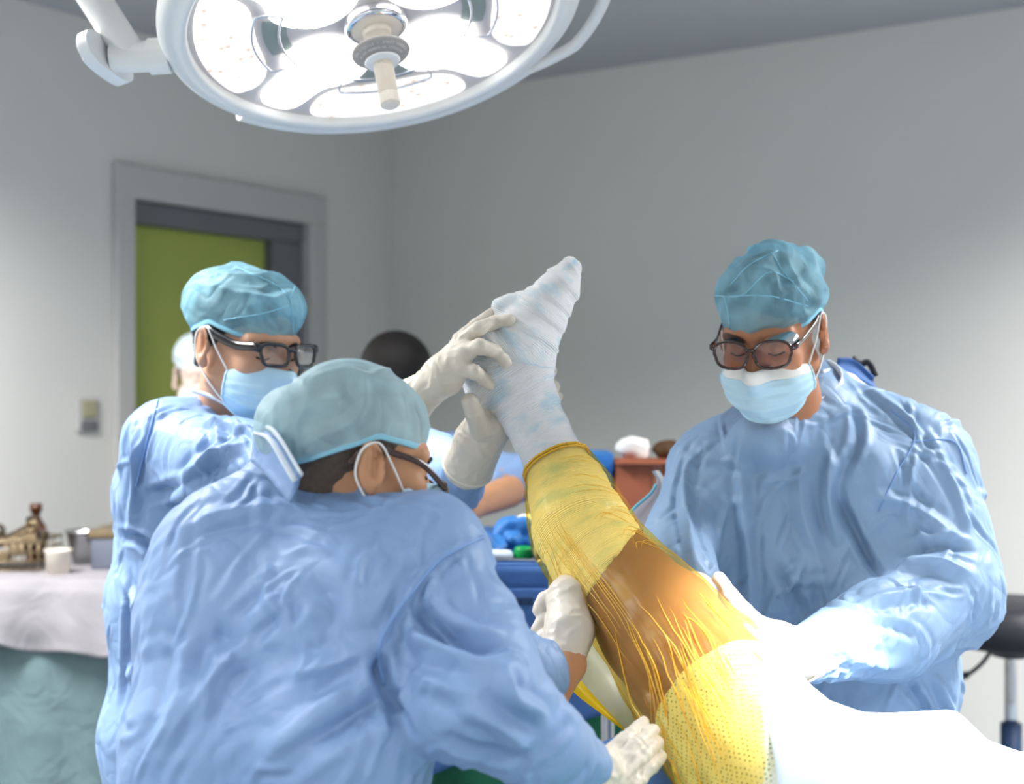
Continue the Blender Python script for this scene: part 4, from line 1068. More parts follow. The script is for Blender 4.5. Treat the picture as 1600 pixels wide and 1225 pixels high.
# collar
def collar(M, nb, rx, ry, h0, person_gown, cpt, m=M_collar, tiltv=(0, 0)):
    n = 48; th = np.arange(n + 1) / n * 2 * math.pi; G = np.zeros((4, n + 1, 3))
    for j, (hh, g) in enumerate(((0.0, 1.10), (0.35, 1.03), (0.7, 1.0), (1.0, 1.0))):
        G[j] = np.stack([np.cos(th) * rx * g, np.sin(th) * ry * g, h0 * hh + tiltv[0] * np.cos(th) + tiltv[1] * np.sin(th)], 1) + cpt
    V, Fc = sheet(G); o = mesh_obj('collar', V, Fc, m, person_gown); solidify(o, 0.003); return o
collar(RM, 0, 0.068, 0.070, 0.03, gown, P(1252, 622, 2.37), tiltv=(0.018, 0.035))
V, Fc = sheet(band([(1285, 578, 2.36), (1305, 575, 2.40), (1335, 585, 2.44)], [(1300, 600, 2.33), (1330, 612, 2.36), (1370, 610, 2.42)], n=16, m=8)); o = mesh_obj('collar_flap', V, Fc, M_collar, gown); solidify(o, 0.002)
V, Fc = sheet(band([(1310, 560, 2.47), (1335, 562, 2.48), (1365, 590, 2.48)], [(1312, 580, 2.45), (1345, 592, 2.45), (1372, 608, 2.46)], n=16, m=8)); o = mesh_obj('neck_tie', V, Fc, M_blue_d, gown); solidify(o, 0.003)
tube('neck_strap', [P(1332, 560, 2.52), P(1345, 568, 2.52), P(1358, 567, 2.52), P(1368, 588, 2.52)], 0.006, M_rubber, gown, seg=8)
cap, mk, bv = dress_head(right, RM, Rc, RS, dict(puff=[((0.010, 0.03, 0.065), (0.078, 0.095, 0.070)), ((0.0, -0.02, 0.065), (0.070, 0.072, 0.060))], seed=11, lump=0.007), (-0.002, 0.28, 0.5), 0, M_cap,
    dict(seed=3, ztop=-0.028), 10, dict(frame_m=M_tort, lens_m=M_lens_b, w_=0.059, h_=0.043, sq=2.7, y=-0.116, z=-0.003, tilt=12, rim=0.0026, shields=True), M_hair_g, 0.012, 0.35)
for pts in ([(1140, 520), (1138, 490), (1132, 462)], [(1118, 462), (1160, 462), (1200, 425), (1240, 440)], [(1142, 445), (1170, 415), (1215, 392)], [(1205, 395), (1225, 425), (1262, 470)], [(1130, 464), (1200, 462), (1262, 478)]):
    surf_tube('seam', bv, pts, 0.0010, M_hem, cap, n=24)
# gloves of the right person
V, Q = hand_mesh([(px(1262, 1022, 2.0, 40), px(1205, 1012, 1.97, 40)), (px(1205, 1012, 1.97, 40), px(1172, 985, 1.97, 24)), (px(1205, 1015, 1.97, 38), px(1168, 1030, 1.98, 26))],
    [pxs((1190, 990, 1.97, 22), (1158, 955, 1.965, 16), (1140, 928, 1.962, 12.5), (1123, 904, 1.965, 10.5)), pxs((1170, 1000, 1.985, 14), (1130, 985, 1.99, 11), (1090, 985, 1.985, 10)), pxs((1165, 1015, 1.985, 14), (1120, 1012, 1.98, 11), (1085, 1015, 1.97, 10)),
     pxs((1165, 1030, 1.98, 14), (1125, 1040, 1.96, 11), (1095, 1045, 1.95, 10)), pxs((1170, 1042, 1.975, 13), (1140, 1062, 1.95, 10), (1115, 1070, 1.93, 9))], seed=1)
g1 = mesh_obj('glove', V, Q, M_glove, right)
bead('cuff_bead', P(1262, 1022, 2.0), P(1262, 1022, 2.0) - P(1205, 1012, 1.97), R(42, 2.0), M_glove_b, g1)
V, Q = hand_mesh([(px(1085, 915, 2.12, 34), px(1085, 935, 2.06, 32)), (px(1085, 935, 2.06, 32), px(1070, 945, 2.03, 26))],
    [pxs((1080, 930, 2.05, 14), (1081, 915, 2.01, 10.5), (1077, 903, 1.985, 9)), pxs((1070, 940, 2.04, 14), (1058, 930, 2.01, 10), (1045, 925, 1.99, 9)), pxs((1065, 950, 2.03, 13), (1045, 950, 2.0, 10), (1030, 950, 1.99, 9)), pxs((1065, 960, 2.03, 13), (1040, 968, 2.0, 10), (1025, 970, 1.99, 9)), pxs((1070, 965, 2.03, 12), (1050, 985, 2.0, 9), (1035, 990, 1.98, 8))], seed=2)
mesh_obj('glove', V, Q, M_glove, right)

# ---------------- left standing person
L_SEG = [((285, 770, 2.50, 100), (430, 780, 2.58, 105)), ((275, 950, 2.50, 96), (430, 950, 2.58, 105)), ((272, 1150, 2.50, 103), (430, 1150, 2.56, 108)), ((285, 770, 2.50, 98), (275, 950, 2.50, 96)), ((275, 950, 2.5, 96), (272, 1150, 2.5, 103)),
         ((430, 780, 2.58, 105), (430, 1150, 2.56, 108)), ((272, 1150, 2.5, 103), (268, 1420, 2.5, 112)), ((430, 1150, 2.56, 108), (430, 1420, 2.56, 115)),
         ((355, 665, 2.52, 50), (268, 698, 2.45, 72)), ((370, 680, 2.54, 52), (500, 710, 2.66, 68))]
L_RARM = [((268, 700, 2.44, 70), (355, 735, 2.32, 78)), ((355, 735, 2.32, 78), (470, 735, 2.20, 66)), ((470, 735, 2.20, 66), (600, 662, 2.14, 42))]
L_LARM = [((500, 715, 2.66, 66), (665, 742, 2.44, 66)), ((665, 742, 2.44, 66), (712, 752, 2.30, 46)), ((712, 752, 2.30, 44), (737, 718, 2.20, 30))]
Lc = P(384, 535, 2.45); LM = head_axes(-38, 13); LS = 1.0
folds_L = [([(205, 650), (215, 740), (200, 840)], 0.012, 0.010), ([(172, 838), (215, 842), (250, 870)], 0.010, -0.014), ([(240, 650), (222, 720), (215, 790)], 0.008, -0.010),
           ([(260, 790), (320, 720), (390, 690)], 0.014, 0.012), ([(300, 660), (360, 665), (410, 680)], 0.010, 0.008), ([(215, 780), (280, 760), (350, 720)], 0.012, -0.009), ([(190, 900), (215, 960), (220, 1050)], 0.010, 0.010),
           ([(185, 1020), (215, 1080), (205, 1160)], 0.010, 0.010), ([(205, 880), (200, 1000), (190, 1120)], 0.009, -0.008), ([(330, 640), (340, 700), (300, 760)], 0.010, 0.006)]
core = [body_core(L_SEG + L_RARM + L_LARM), legs_core(-0.50, 2.55, 0.72, ax=(0.7, 0.7))]
hm = head_mesh(LM, Lc, LS, neck_to=P(352, 690, 2.52))
left = person_common('person', core, hm, M_skin_l)
tag(left, 'masked surgeon with black glasses standing at left, holding up the bandaged foot', 'person')
V, Q = gown_mesh(L_SEG + L_RARM + L_LARM, 0.0062, 0.035, 57, folds=folds_L, zmin=0.30, amp=0.75)
gown = mesh_obj('surgical_gown', V, Q, M_gown2, left); BV_L = bvh_of(V, Q)
surf_tube('seam', BV_L, [(250, 615), (232, 680), (212, 760)], 0.002, M_seam, gown)
tube('mask_tie', [P(300, 610, 2.44), P(335, 622, 2.43), P(368, 640, 2.42)], 0.004, M_collar, gown, seg=6)
cap, mk, bv = dress_head(left, LM, Lc, LS, dict(puff=[((0, 0.045, 0.055), (0.078, 0.092, 0.066)), ((0, -0.040, 0.068), (0.066, 0.056, 0.052)), ((0, 0.005, 0.075), (0.06, 0.07, 0.058))], seed=23, lump=0.006), (0.009, 0.17, 0.45), 0, M_cap,
    dict(seed=5, ztop=-0.024), 1, dict(frame_m=M_black, lens_m=M_lens, w_=0.054, h_=0.036, sq=3.6, y=-0.120, z=0.001, tilt=14, rim=0.0033, temple_h=0.0075), M_hair, -0.052, 0.10, mark=True, hair_grow=0.003)
for pts in ([(458, 525), (455, 480), (452, 466)], [(452, 466), (430, 445), (370, 418)], [(452, 466), (462, 445), (468, 425)], [(350, 500), (410, 490), (450, 478)]): surf_tube('seam', bv, pts, 0.0010, M_hem, cap, n=24)
# printed mark on the mask
bvm = bvh_of([v.co for v in mk.data.vertices], [p.vertices for p in mk.data.polygons])
surf_tube('printed_mark', bvm, [(394, 568), (391, 574), (394, 581)], 0.0008, M_ink, mk, n=8, off=0.0016)
surf_tube('printed_mark', bvm, [(399, 568), (402, 574), (399, 581)], 0.0008, M_ink, mk, n=8, off=0.0016)
# gloves: upper hand on the sole, fingers lying on the bandage
S_ = lambda x, y, r, d=2.1: (onsurf(BV_FOOT, x, y, R(r, 2.1) * 0.8, d), R(r, 2.1))
V, Q = hand_mesh([(px(612, 655, 2.14, 35), px(640, 630, 2.13, 33)), (px(640, 630, 2.13, 33), px(692, 588, 2.10, 28)), (px(692, 586, 2.10, 27), px(722, 534, 2.10, 15)), (px(692, 586, 2.095, 27), px(727, 550, 2.08, 16)), (px(695, 590, 2.09, 25), px(722, 576, 2.075, 14))],
    [pxs((720, 532, 2.115, 14), (745, 508, 2.13, 10.5), (770, 490, 2.15, 9.5)), [px(722, 534, 2.10, 14), px(748, 514, 2.085, 11.5), S_(775, 503, 10.5), S_(796, 500, 9.5)],
     [px(727, 550, 2.08, 14), px(750, 541, 2.06, 11.5), S_(774, 549, 10.5), S_(790, 566, 9.5)], [px(722, 576, 2.075, 13), px(742, 581, 2.065, 11), S_(755, 592, 10), S_(765, 602, 9)],
     pxs((700, 565, 2.12, 18), (725, 545, 2.19, 12), (750, 530, 2.21, 10))], seed=3)
gA = mesh_obj('glove', V, Q, M_glove, left)
V, Q = hand_mesh([(px(734, 724, 2.20, 41), px(748, 690, 2.17, 36)), (px(748, 690, 2.17, 35), px(762, 665, 2.16, 33)), (px(762, 665, 2.16, 32), px(795, 650, 2.21, 26))],
    [pxs((752, 668, 2.13, 20), (742, 648, 2.105, 14), (735, 628, 2.095, 14)), pxs((795, 640, 2.22, 16), (830, 590, 2.225, 11), (855, 575, 2.20, 10), (862, 580, 2.165, 8)), pxs((797, 648, 2.22, 16), (838, 612, 2.225, 11), (860, 602, 2.20, 10), (866, 604, 2.165, 9)), pxs((797, 655, 2.22, 16), (842, 630, 2.22, 11), (864, 620, 2.195, 10), (871, 621, 2.16, 9)), pxs((795, 660, 2.21, 15), (835, 655, 2.215, 10), (858, 648, 2.2, 9))], seed=4)
gB = mesh_obj('glove', V, Q, M_glove, left)
bead('cuff_bead', P(731, 730, 2.205), P(734, 724, 2.2) - P(748, 690, 2.17), R(40, 2.2), M_glove_b, gB)

# ---------------- crouching person in front
C_SEG = [((395, 832, 1.64, 82), (655, 878, 1.62, 88)), ((352, 880, 1.62, 104), (640, 905, 1.60, 112)), ((350, 970, 1.60, 118), (545, 985, 1.56, 140)), ((340, 1150, 1.56, 122), (530, 1150, 1.52, 128)),
         ((352, 880, 1.62, 104), (350, 970, 1.60, 118)), ((350, 970, 1.60, 118), (340, 1150, 1.56, 122)), ((545, 985, 1.56, 140), (530, 1150, 1.52, 128)), ((335, 1150, 1.56, 124), (320, 1400, 1.56, 160)), ((530, 1150, 1.52, 128), (530, 1400, 1.56, 160)),
         ((430, 745, 1.67, 42), (420, 830, 1.64, 75))]
C_RARM = [((665, 888, 1.58, 92), (735, 1010, 1.52, 78)), ((735, 1010, 1.52, 84), (740, 1085, 1.47, 92)), ((740, 1085, 1.47, 92), (830, 1150, 1.50, 66)), ((830, 1150, 1.50, 66), (915, 1195, 1.56, 40))]
C_LARM = [((690, 960, 1.78, 70), (780, 1050, 1.80, 58)), ((780, 1050, 1.80, 58), (842, 1052, 1.80, 45))]
Cc = P(563, 716, 1.66); CM = head_axes(26, 11); CS = 0.865
folds_C = [([(765, 835), (690, 870), (630, 940), (590, 1010)], 0.006, 0.006), ([(640, 950), (720, 1000), (800, 1010)], 0.012, -0.016), ([(660, 905), (700, 975), (790, 1000)], 0.012, 0.008),
           ([(250, 1180), (350, 1040), (460, 920)], 0.016, 0.010), ([(330, 985), (380, 1000), (500, 910)], 0.014, -0.008), ([(600, 1090), (560, 1110), (430, 1190)], 0.016, -0.016), ([(610, 1060), (480, 1140), (380, 1215)], 0.018, 0.010),
           ([(270, 830), (370, 800), (520, 790)], 0.014, 0.006), ([(590, 1015), (600, 1070), (640, 1150)], 0.010, -0.014), ([(640, 1050), (720, 1080), (760, 1090)], 0.012, 0.009),
           ([(700, 1110), (760, 1120), (840, 1180)], 0.012, 0.010), ([(620, 1000), (690, 1020), (760, 1060)], 0.012, 0.008), ([(440, 1060), (520, 1040), (600, 1000)], 0.014, 0.008), ([(650, 900), (640, 960), (690, 1040)], 0.012, 0.007),
           ([(790, 1030), (800, 1090), (860, 1120)], 0.010, 0.010), ([(690, 1150), (740, 1170), (830, 1190)], 0.012, -0.010), ([(230, 1210), (280, 1080), (300, 960)], 0.014, 0.007), ([(480, 880), (520, 950), (500, 1010)], 0.016, -0.008)]
core = [body_core(C_SEG + C_RARM + C_LARM), legs_core(-0.28, 1.56, 0.62, ax=(1, 0.2))]
hm = head_mesh(CM, Cc, CS, neck_to=P(505, 800, 1.66), neck_r=0.064)
f = Field(P(840, 1080, 1.80) - 0.08, P(900, 1020, 1.86) + 0.08, 0.004); f.cone(P(828, 1062, 1.80), P(882, 1040, 1.865), R(34, 1.8), R(28, 1.8))
f.cone(P(862, 1092, 1.80), P(886, 1036, 1.862), R(26, 1.8), R(29, 1.8), 0.02)
arm_skin = f.mesh(1)
crouch = person_common('person', core + [arm_skin], hm, M_skin_c)
tag(crouch, 'surgeon leaning forward in front, back to the camera, gripping the calf', 'person')
V, Q = gown_mesh(C_SEG + C_RARM + C_LARM, 0.0058, 0.038, 83, folds=folds_C, zmin=0.40, amp=0.65, ncrease=200, flow=(0.55, 0, 0.85))
gown = mesh_obj('surgical_gown', V, Q, M_gown2, crouch); BV_C = bvh_of(V, Q)
surf_tube('seam', BV_C, [(757, 838), (690, 872), (632, 940), (592, 1008), (600, 1070)], 0.002, M_seam, gown)
V, Fc = sheet(band([(394, 672, 1.62), (424, 682, 1.575), (466, 746, 1.535)], [(390, 720, 1.62), (418, 745, 1.585), (452, 785, 1.55)], n=20, m=8)); o = mesh_obj('collar_flap', V, Fc, M_gown2, gown); solidify(o, 0.003)
V, Fc = sheet(band([(404, 666, 1.610), (430, 676, 1.567), (470, 742, 1.528)], [(396, 674, 1.612), (422, 688, 1.568), (460, 752, 1.528)], n=20, m=4)); o = mesh_obj('collar_binding', V, Fc, M_collar, gown); solidify(o, 0.003)
cap, mk, bv = dress_head(crouch, CM, Cc, CS, dict(puff=[((0, 0.070, 0.026), (0.068, 0.078, 0.064)), ((0, 0.025, 0.048), (0.074, 0.085, 0.072))], seed=41, lump=0.005), (0.020, 0.06, 0.6), 0, M_cap_c,
    dict(seed=7), 1, dict(frame_m=M_tort, lens_m=M_lens, w_=0.054, h_=0.040, sq=3.0, y=-0.120, z=-0.032, tilt=10, rim=0.0024), M_hair_s, -0.055, 0.05, hair_grow=0.002)
# gloves of the crouching person
V, Q = hand_mesh([(px(872, 1045, 1.86, 37), px(890, 985, 1.89, 37)), (px(890, 985, 1.89, 37), px(885, 935, 1.93, 30)), (px(885, 935, 1.93, 30), px(895, 905, 1.99, 20))],
    [pxs((878, 932, 1.93, 14), (852, 936, 1.93, 12), (842, 954, 1.925, 11)), pxs((872, 962, 1.92, 13), (850, 968, 1.92, 11.5), (840, 983, 1.915, 10.5)), pxs((870, 988, 1.905, 13), (850, 994, 1.905, 11), (844, 1008, 1.90, 9.5)),
     pxs((890, 930, 1.97, 14), (905, 905, 2.02, 11), (930, 890, 2.06, 10)), pxs((905, 975, 1.94, 16), (935, 955, 2.0, 12), (960, 940, 2.03, 10))], seed=5, k1=0.002, kf=0.002, kp=0.010)
gC = mesh_obj('glove', V, Q, M_glove, crouch)
bead('cuff_bead', P(873, 1045, 1.86), P(890, 985, 1.89) - P(872, 1045, 1.86), R(38, 1.86), M_glove_b, gC)
V, Q = hand_mesh([(px(900, 1206, 1.57, 46), px(935, 1203, 1.595, 38)), (px(935, 1200, 1.595, 34), px(952, 1184, 1.615, 17)), (px(935, 1208, 1.595, 34), px(968, 1212, 1.61, 20)), (px(938, 1215, 1.595, 34), px(975, 1230, 1.61, 20))],
    [pxs((945, 1184, 1.615, 13.5), (978, 1156, 1.64, 12), (1006, 1131, 1.69, 10)), pxs((960, 1196, 1.605, 13.5), (993, 1166, 1.628, 12), (1020, 1142, 1.675, 10)), pxs((974, 1210, 1.60, 13.5), (1005, 1181, 1.622, 12), (1028, 1160, 1.665, 10)),
     pxs((986, 1227, 1.60, 13), (1014, 1202, 1.622, 11), (1031, 1182, 1.66, 9.5)), pxs((945, 1225, 1.61, 20), (985, 1245, 1.66, 14), (1015, 1245, 1.69, 12))], seed=6, k1=0.0015, kf=0.0015, kp=0.006, wr=1.8, h=0.002)
gD = mesh_obj('glove', V, Q, M_glove, crouch)
bead('cuff_bead', P(902, 1206, 1.57), P(945, 1200, 1.60) - P(905, 1205, 1.57), R(46.5, 1.57), M_glove_b, gD)

# ================================================================== persons in the background
def far_person(label, hc, yaw, segs, skin_m, hair_m, gown_m, capm=None, arm=None, seed=3, mask_m=None):
    M = head_axes(yaw, 8); c = P(*hc)
    hd_ = head_mesh(M, c, 1.0, neck_to=c + np.array([0, 0, -0.24]))
    foot = c * [1, 1, 0]
    core = [body_core(segs, 0.62), legs_core(c[0], c[1], c[2] - 0.85)]
    if arm: core.append(arm)
    p = person_common('person', core, hd_, skin_m); tag(p, label, 'person')
    V, Q = gown_mesh(segs, 0.012, 0.05, seed, zmin=0.35); mesh_obj('surgical_gown', V, Q, gown_m, p)
    if capm is not None:
        V, Q = cap_mesh(M, c, 1.0, [((0, 0.05, 0.05), (0.08, 0.09, 0.075))], (0.012, 0.1, 0.4), 0, 3); mesh_obj('surgical_cap', V, Q, capm, p)
    f = Field((-0.12, -0.13, -0.13), (0.12, 0.16, 0.16), 0.005); f.ell((0, 0.02, 0.038), (0.084, 0.106, 0.093)); f.cone((0, 0.05, -0.01), (0, 0.055, -0.05), 0.06, 0.052, 0.02)
    f.cut(np.array([0, -0.055, 0.03]), unit(np.array([0, 1.0, 0.45])), 0.006); V, Q = f.mesh(1); mesh_obj('hair', xf(V * (0.9 if capm is not None else 1.0), M, c), Q, hair_m, p)
    if mask_m is not None:
        V, Fc = sheet(mask_mesh(M, c, 1.0)); mesh_obj('face_mask', V, Fc, mask_m, p)
    return p
def torso_segs(pxc, d, ysh, half, ylow=1500):
    return [((pxc - half, ysh + 40, d, 40), (pxc + half, ysh + 40, d, 40)), ((pxc - half * .6, ysh + 70, d, 62), (pxc + half * .6, ysh + 70, d, 62)), ((pxc - half * .5, ysh + 70, d, 62), (pxc - half * .45, ylow, d, 66)), ((pxc + half * .5, ysh + 70, d, 62), (pxc + half * .45, ylow, d, 66)), ((pxc - half, ysh + 50, d, 38), (pxc - half * 1.1, ysh + 250, d - 0.05, 32))]
sg = torso_segs(628, 3.6, 690, 85) + [((700, 725, 3.6, 38), (812, 742, 3.28, 32)), ((812, 742, 3.28, 32), (780, 752, 3.2, 30))]
f = Field(P(690, 850, 3.1) - 0.12, P(830, 720, 3.2) + 0.12, 0.006); f.cone(P(795, 768, 3.2, ), P(725, 795, 3.02), R(26, 3.2), R(20, 3.1)); f.cone(P(725, 795, 3.02), P(690, 812, 2.98), R(22, 3), R(16, 3), 0.02)
far_person('dark-haired assistant far behind, head just visible between the caps and the raised glove', (625, 598, 3.6), 60, sg, M_skin_c, M_hair, M_gown2, arm=f.mesh(1), seed=4)
far_person('distant staff member by the green door, cap and face coloured overlit white, half hidden behind the left surgeon', (318, 586, 4.25), -70, torso_segs(322, 4.25, 672, 56), mat('overlit_pale_skin', lin(236, 214, 200), 0.5, 0.3), M_hair_g, M_collar, capm=mat('overlit_white_cap', lin(226, 240, 246), 0.6, 0.2), seed=9, mask_m=M_maskw)  # white colours of cap, skin and clothing stand in for strong light
# ================================================================== drapes and operating table
def drape_obj(name, fn, xs, ys, m, parent=None, th=0.004):
    G = np.array([[[x, y, fn(x, y)] for y in ys] for x in xs]); V, Fc = sheet(G); o = mesh_obj(name, V, Fc, m, parent); solidify(o, th); return o
rx_ = [0.10, 0.20, 0.30, 0.380, 0.43, 0.480, 0.519, 0.605, 0.644, 0.69, 0.86, 1.1, 1.5]; rz_ = [0.86, 0.90, 0.98, 1.05, 1.055, 1.037, 1.036, 1.041, 1.002, 0.985, 0.95, 0.93, 0.92]
_tp = [(P(*a[:3]), R(a[3], a[2])) for a in LEGC[-2:] + [(1350, 1330, 1.62, 165), (1500, 1400, 1.58, 190)]]
THIGH = [(_tp[i][0], _tp[i + 1][0], _tp[i][1], _tp[i + 1][1]) for i in range(len(_tp) - 1)]
def ridge(x, y):
    z = np.interp(x, rx_, rz_)
    if y < 1.88: z -= (1.88 - y) * (0.42 + 0.25 * max(0, 1.6 - y))
    if y > 1.93: z -= min(0.75, ((y - 1.93) / 0.05) ** 1.6 * 0.10)
    for (a_, b_, ra_, rb_) in THIGH:
        ab = b_[:2] - a_[:2]; tt_ = np.clip(((x - a_[0]) * ab[0] + (y - a_[1]) * ab[1]) / (ab @ ab), 0, 1); c_ = a_ + (b_ - a_) * tt_; r_ = ra_ + (rb_ - ra_) * tt_ + 0.012
        rho = math.hypot(x - c_[0], y - c_[1])
        if rho < r_: z = max(z, c_[2] + math.sqrt(r_ * r_ - rho * rho))
    z += 0.006 * math.sin(x * 23 + y * 9) * min(1, max(0, (1.9 - y) * 8)) + 0.004 * math.sin(x * 51 - y * 14) * min(1, max(0, (1.9 - y) * 8))
    return z
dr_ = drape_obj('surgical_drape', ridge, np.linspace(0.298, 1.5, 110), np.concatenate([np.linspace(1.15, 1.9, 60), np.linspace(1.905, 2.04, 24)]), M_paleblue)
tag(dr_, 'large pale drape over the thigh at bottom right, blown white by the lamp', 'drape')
dm = drape_obj('mint_drape', lambda x, y: 0.955 - 0.5 * max(0, 1.62 - y) - (0.6 * max(0, 0.16 - x)) + 0.006 * math.sin(x * 60 + y * 21), np.linspace(0.09, 0.34, 40), np.linspace(1.35, 1.98, 50), M_mint)
tag(dm, 'mint green drape under the knee beside the palm-up glove', 'drape')
G = band([(905, 1180, 1.98), (945, 1160, 1.98), (1000, 1138, 1.96), (1040, 1135, 1.95)], [(880, 1260, 1.80), (930, 1250, 1.80), (1000, 1250, 1.80), (1060, 1250, 1.80)], m=16, wob=0.02)
V, Fc = sheet(G); o = mesh_obj('blue_drape', V, Fc, M_blue_d); solidify(o, 0.004); tag(o, 'folded deep blue drape edge just behind the palm-up glove', 'drape')
t = root_at('operating_table', (0.75, 1.72, 0))
adopt(t, box_obj('table_top', (0.22, 1.48, 0.74), (1.5, 1.88, 0.80), M_steel, bev=0.01), box_obj('mattress', (0.24, 1.50, 0.80), (1.5, 1.86, 0.86), M_rubber, bev=0.02), box_obj('column', (0.65, 1.60, 0.12), (0.95, 1.82, 0.74), M_steel, bev=0.02), box_obj('base', (0.40, 1.50, 0.0), (1.20, 1.95, 0.12), M_steel, bev=0.03))
tag(t, 'steel operating table hidden beneath the pale drape', 'operating table')

# ================================================================== instrument table behind the leg
t = root_at('instrument_table', (0.12, 3.0, 0))
ZT = 1.15
def skirt(x0, x1, y, z0, z1, m, nm, amp=0.01, seed=1, slope=0.0):
    xs = np.linspace(x0, x1, 60); zs_ = np.linspace(1, 0, 24)
    G = np.array([[[x, y - amp * (1 - q) * (0.6 + 0.6 * math.sin(x * 34 + seed)) , z0 + (z1 - z0) * q + (1 - q) * slope * (x - x0)] for q in zs_] for x in xs]); V, Fc = sheet(G); o = mesh_obj(nm, V, Fc, m); solidify(o, 0.003); return o
parts = [box_obj('table_top', (-0.22, 2.72, ZT - 0.03), (0.48, 3.45, ZT - 0.004), M_steel, bev=0.004), box_obj('top_drape', (-0.235, 2.705, ZT - 0.02), (0.495, 3.465, ZT), M_blue_d, bev=0.008), skirt(-0.235, 0.495, 2.70, 0.72, ZT - 0.004, M_blue_d, 'front_drape', 0.012, slope=0.35),
         skirt(-0.235, 0.495, 3.2, 0.22, ZT - 0.03, M_dgreen, 'under_drape', 0.03, 2)]
parts.append(box_obj('pocket', (-0.05, 2.678, ZT - 0.18), (0.10, 2.690, ZT - 0.045), M_blue_d, bev=0.006))
parts.append(box_obj('slot', (-0.035, 2.674, ZT - 0.075), (0.04, 2.680, ZT - 0.062), M_navy))
for x in (-0.2, 0.19, 0.46):
    for y in (2.80, 3.40): parts.append(tube('leg', [(x, y, 0.0), (x, y, 0.6), (x, y, ZT - 0.03)], 0.014, M_steel, n=6, seg=12))
adopt(t, *parts); tag(t, 'blue-draped instrument table standing behind the raised calf', 'table')
def crumple(name, c, r, m, label, cat, seed, group=None):
    f = Field(np.array(c) - np.array(r) - 0.03, np.array(c) + np.array(r) + 0.03, 0.004); f.ell(c, r); V, Q = f.mesh(1); V = V + normals(V, Q) * (min(r) * 0.45 * vnoise(V * 38, seed))[:, None]
    V[:, 2] = np.maximum(V[:, 2], ZT); return tag(mesh_obj(name, V, Q, m), label, cat, group)
crumple('folded_towel', (0.005, 2.86, ZT + 0.035), (0.045, 0.04, 0.04), M_blue_b, 'bright blue crumpled wrap nearest the calf on the instrument table', 'wrap', 3)
crumple('folded_towel', (-0.055, 2.80, ZT + 0.02), (0.05, 0.035, 0.025), M_blue_b, 'low blue wrap at the front edge of the instrument table', 'wrap', 8)
crumple('gauze_pad', (0.035, 2.98, ZT + 0.05), (0.04, 0.03, 0.02), M_maskw, 'white gauze pad behind the blue wraps on the instrument table', 'gauze', 5)
crumple('gauze_pad', (-0.03, 2.76, ZT + 0.010), (0.03, 0.02, 0.012), M_collar, 'small pale pad at the table front beside the green cap', 'gauze', 6)
def bottle(name, c, prof, m, label, cat, parts_=()):
    V, Fc = lathe(prof, 24); o = mesh_obj(name, V + np.array(c), Fc, m); tag(o, label, cat); return o
o = bottle('specimen_cap', (0.022, 2.77, ZT), [(0, 0.0), (0.018, 0.0), (0.019, 0.004), (0.0185, 0.020), (0.015, 0.026), (0, 0.027)], M_greenc, 'small bright green cap on the instrument table', 'cap')
o = bottle('white_vial', (0.052, 2.77, ZT), [(0, 0), (0.011, 0), (0.012, 0.012), (0.008, 0.022), (0.008, 0.03), (0, 0.031)], M_white, 'white vial next to the green cap', 'vial')
o = bottle('cream_vial', (0.050, 2.86, ZT), [(0, 0), (0.010, 0), (0.011, 0.04), (0.008, 0.05), (0.008, 0.062), (0, 0.064)], M_cream, 'cream vial behind the green cap', 'vial')
o = bottle('steel_cup', (0.072, 2.745, ZT), [(0, 0.002), (0.022, 0), (0.027, 0.03), (0.028, 0.032), (0.026, 0.030), (0.020, 0.004), (0, 0.006)], M_rubber, 'dark round cup at the table edge by the calf', 'cup')
for k, (x, y, a) in enumerate(((-0.06, 2.735, 0.2), (0.0, 2.73, -0.1))):
    tt = root_at('forceps', (x, y, ZT)); ca, sa = math.cos(a), math.sin(a)
    ps = []
    for s in (-1, 1):
        ps.append(tube('blade', [(x - 0.05 * ca, y - 0.05 * sa, ZT + 0.004), (x + s * 0.004 * sa, y - s * 0.004 * ca, ZT + 0.005), (x + 0.05 * ca + s * 0.008 * sa, y + 0.05 * sa - s * 0.008 * ca, ZT + 0.004)], 0.002, M_steel, seg=6))
        ps.append(bead('finger_ring', np.array([x + 0.058 * ca + s * 0.012 * sa, y + 0.058 * sa - s * 0.012 * ca, ZT + 0.004]), (0, 0, 1), 0.009, M_steel, None, 0.0018))
    adopt(tt, *ps); tag(tt, ('steel forceps at the left of the instrument table front', 'steel forceps in the middle of the instrument table front')[k], 'forceps', 'forceps on the instrument table')
t = root_at('cardboard_box', (0.33, 3.30, ZT))
adopt(t, box_obj('box_body', (0.235, 3.2, ZT), (0.42, 3.42, ZT + 0.17), M_card, bev=0.004), box_obj('box_flap', (0.235, 3.18, ZT + 0.165), (0.42, 3.20, ZT + 0.175), M_card, bev=0.003), box_obj('sealing_tape', (0.32, 3.197, ZT + 0.04), (0.34, 3.2, ZT + 0.17), mat('tape_tan', lin(170, 112, 84), 0.3, 0.4)))
tag(t, 'reddish brown cardboard box on the table between the calf and the right surgeon', 'box')
t = root_at('blue_carton', (0.20, 3.3, ZT)); adopt(t, box_obj('carton_body', (0.165, 3.2, ZT), (0.228, 3.40, ZT + 0.185), M_blue_b, bev=0.004), box_obj('carton_lid', (0.162, 3.197, ZT + 0.15), (0.231, 3.403, ZT + 0.19), M_blue_b, bev=0.003))
tag(t, 'bright blue carton left of the brown cardboard box', 'carton')
ZB = ZT + 0.176
f = Field((0.22, 3.18, ZB - 0.02), (0.37, 3.40, ZB + 0.1), 0.004); f.ell((0.285, 3.28, ZB + 0.022), (0.04, 0.05, 0.03)); V, Q = f.mesh(1); V += normals(V, Q) * (0.008 * vnoise(V * 40, 2))[:, None]; V[:, 2] = np.maximum(V[:, 2], ZB)
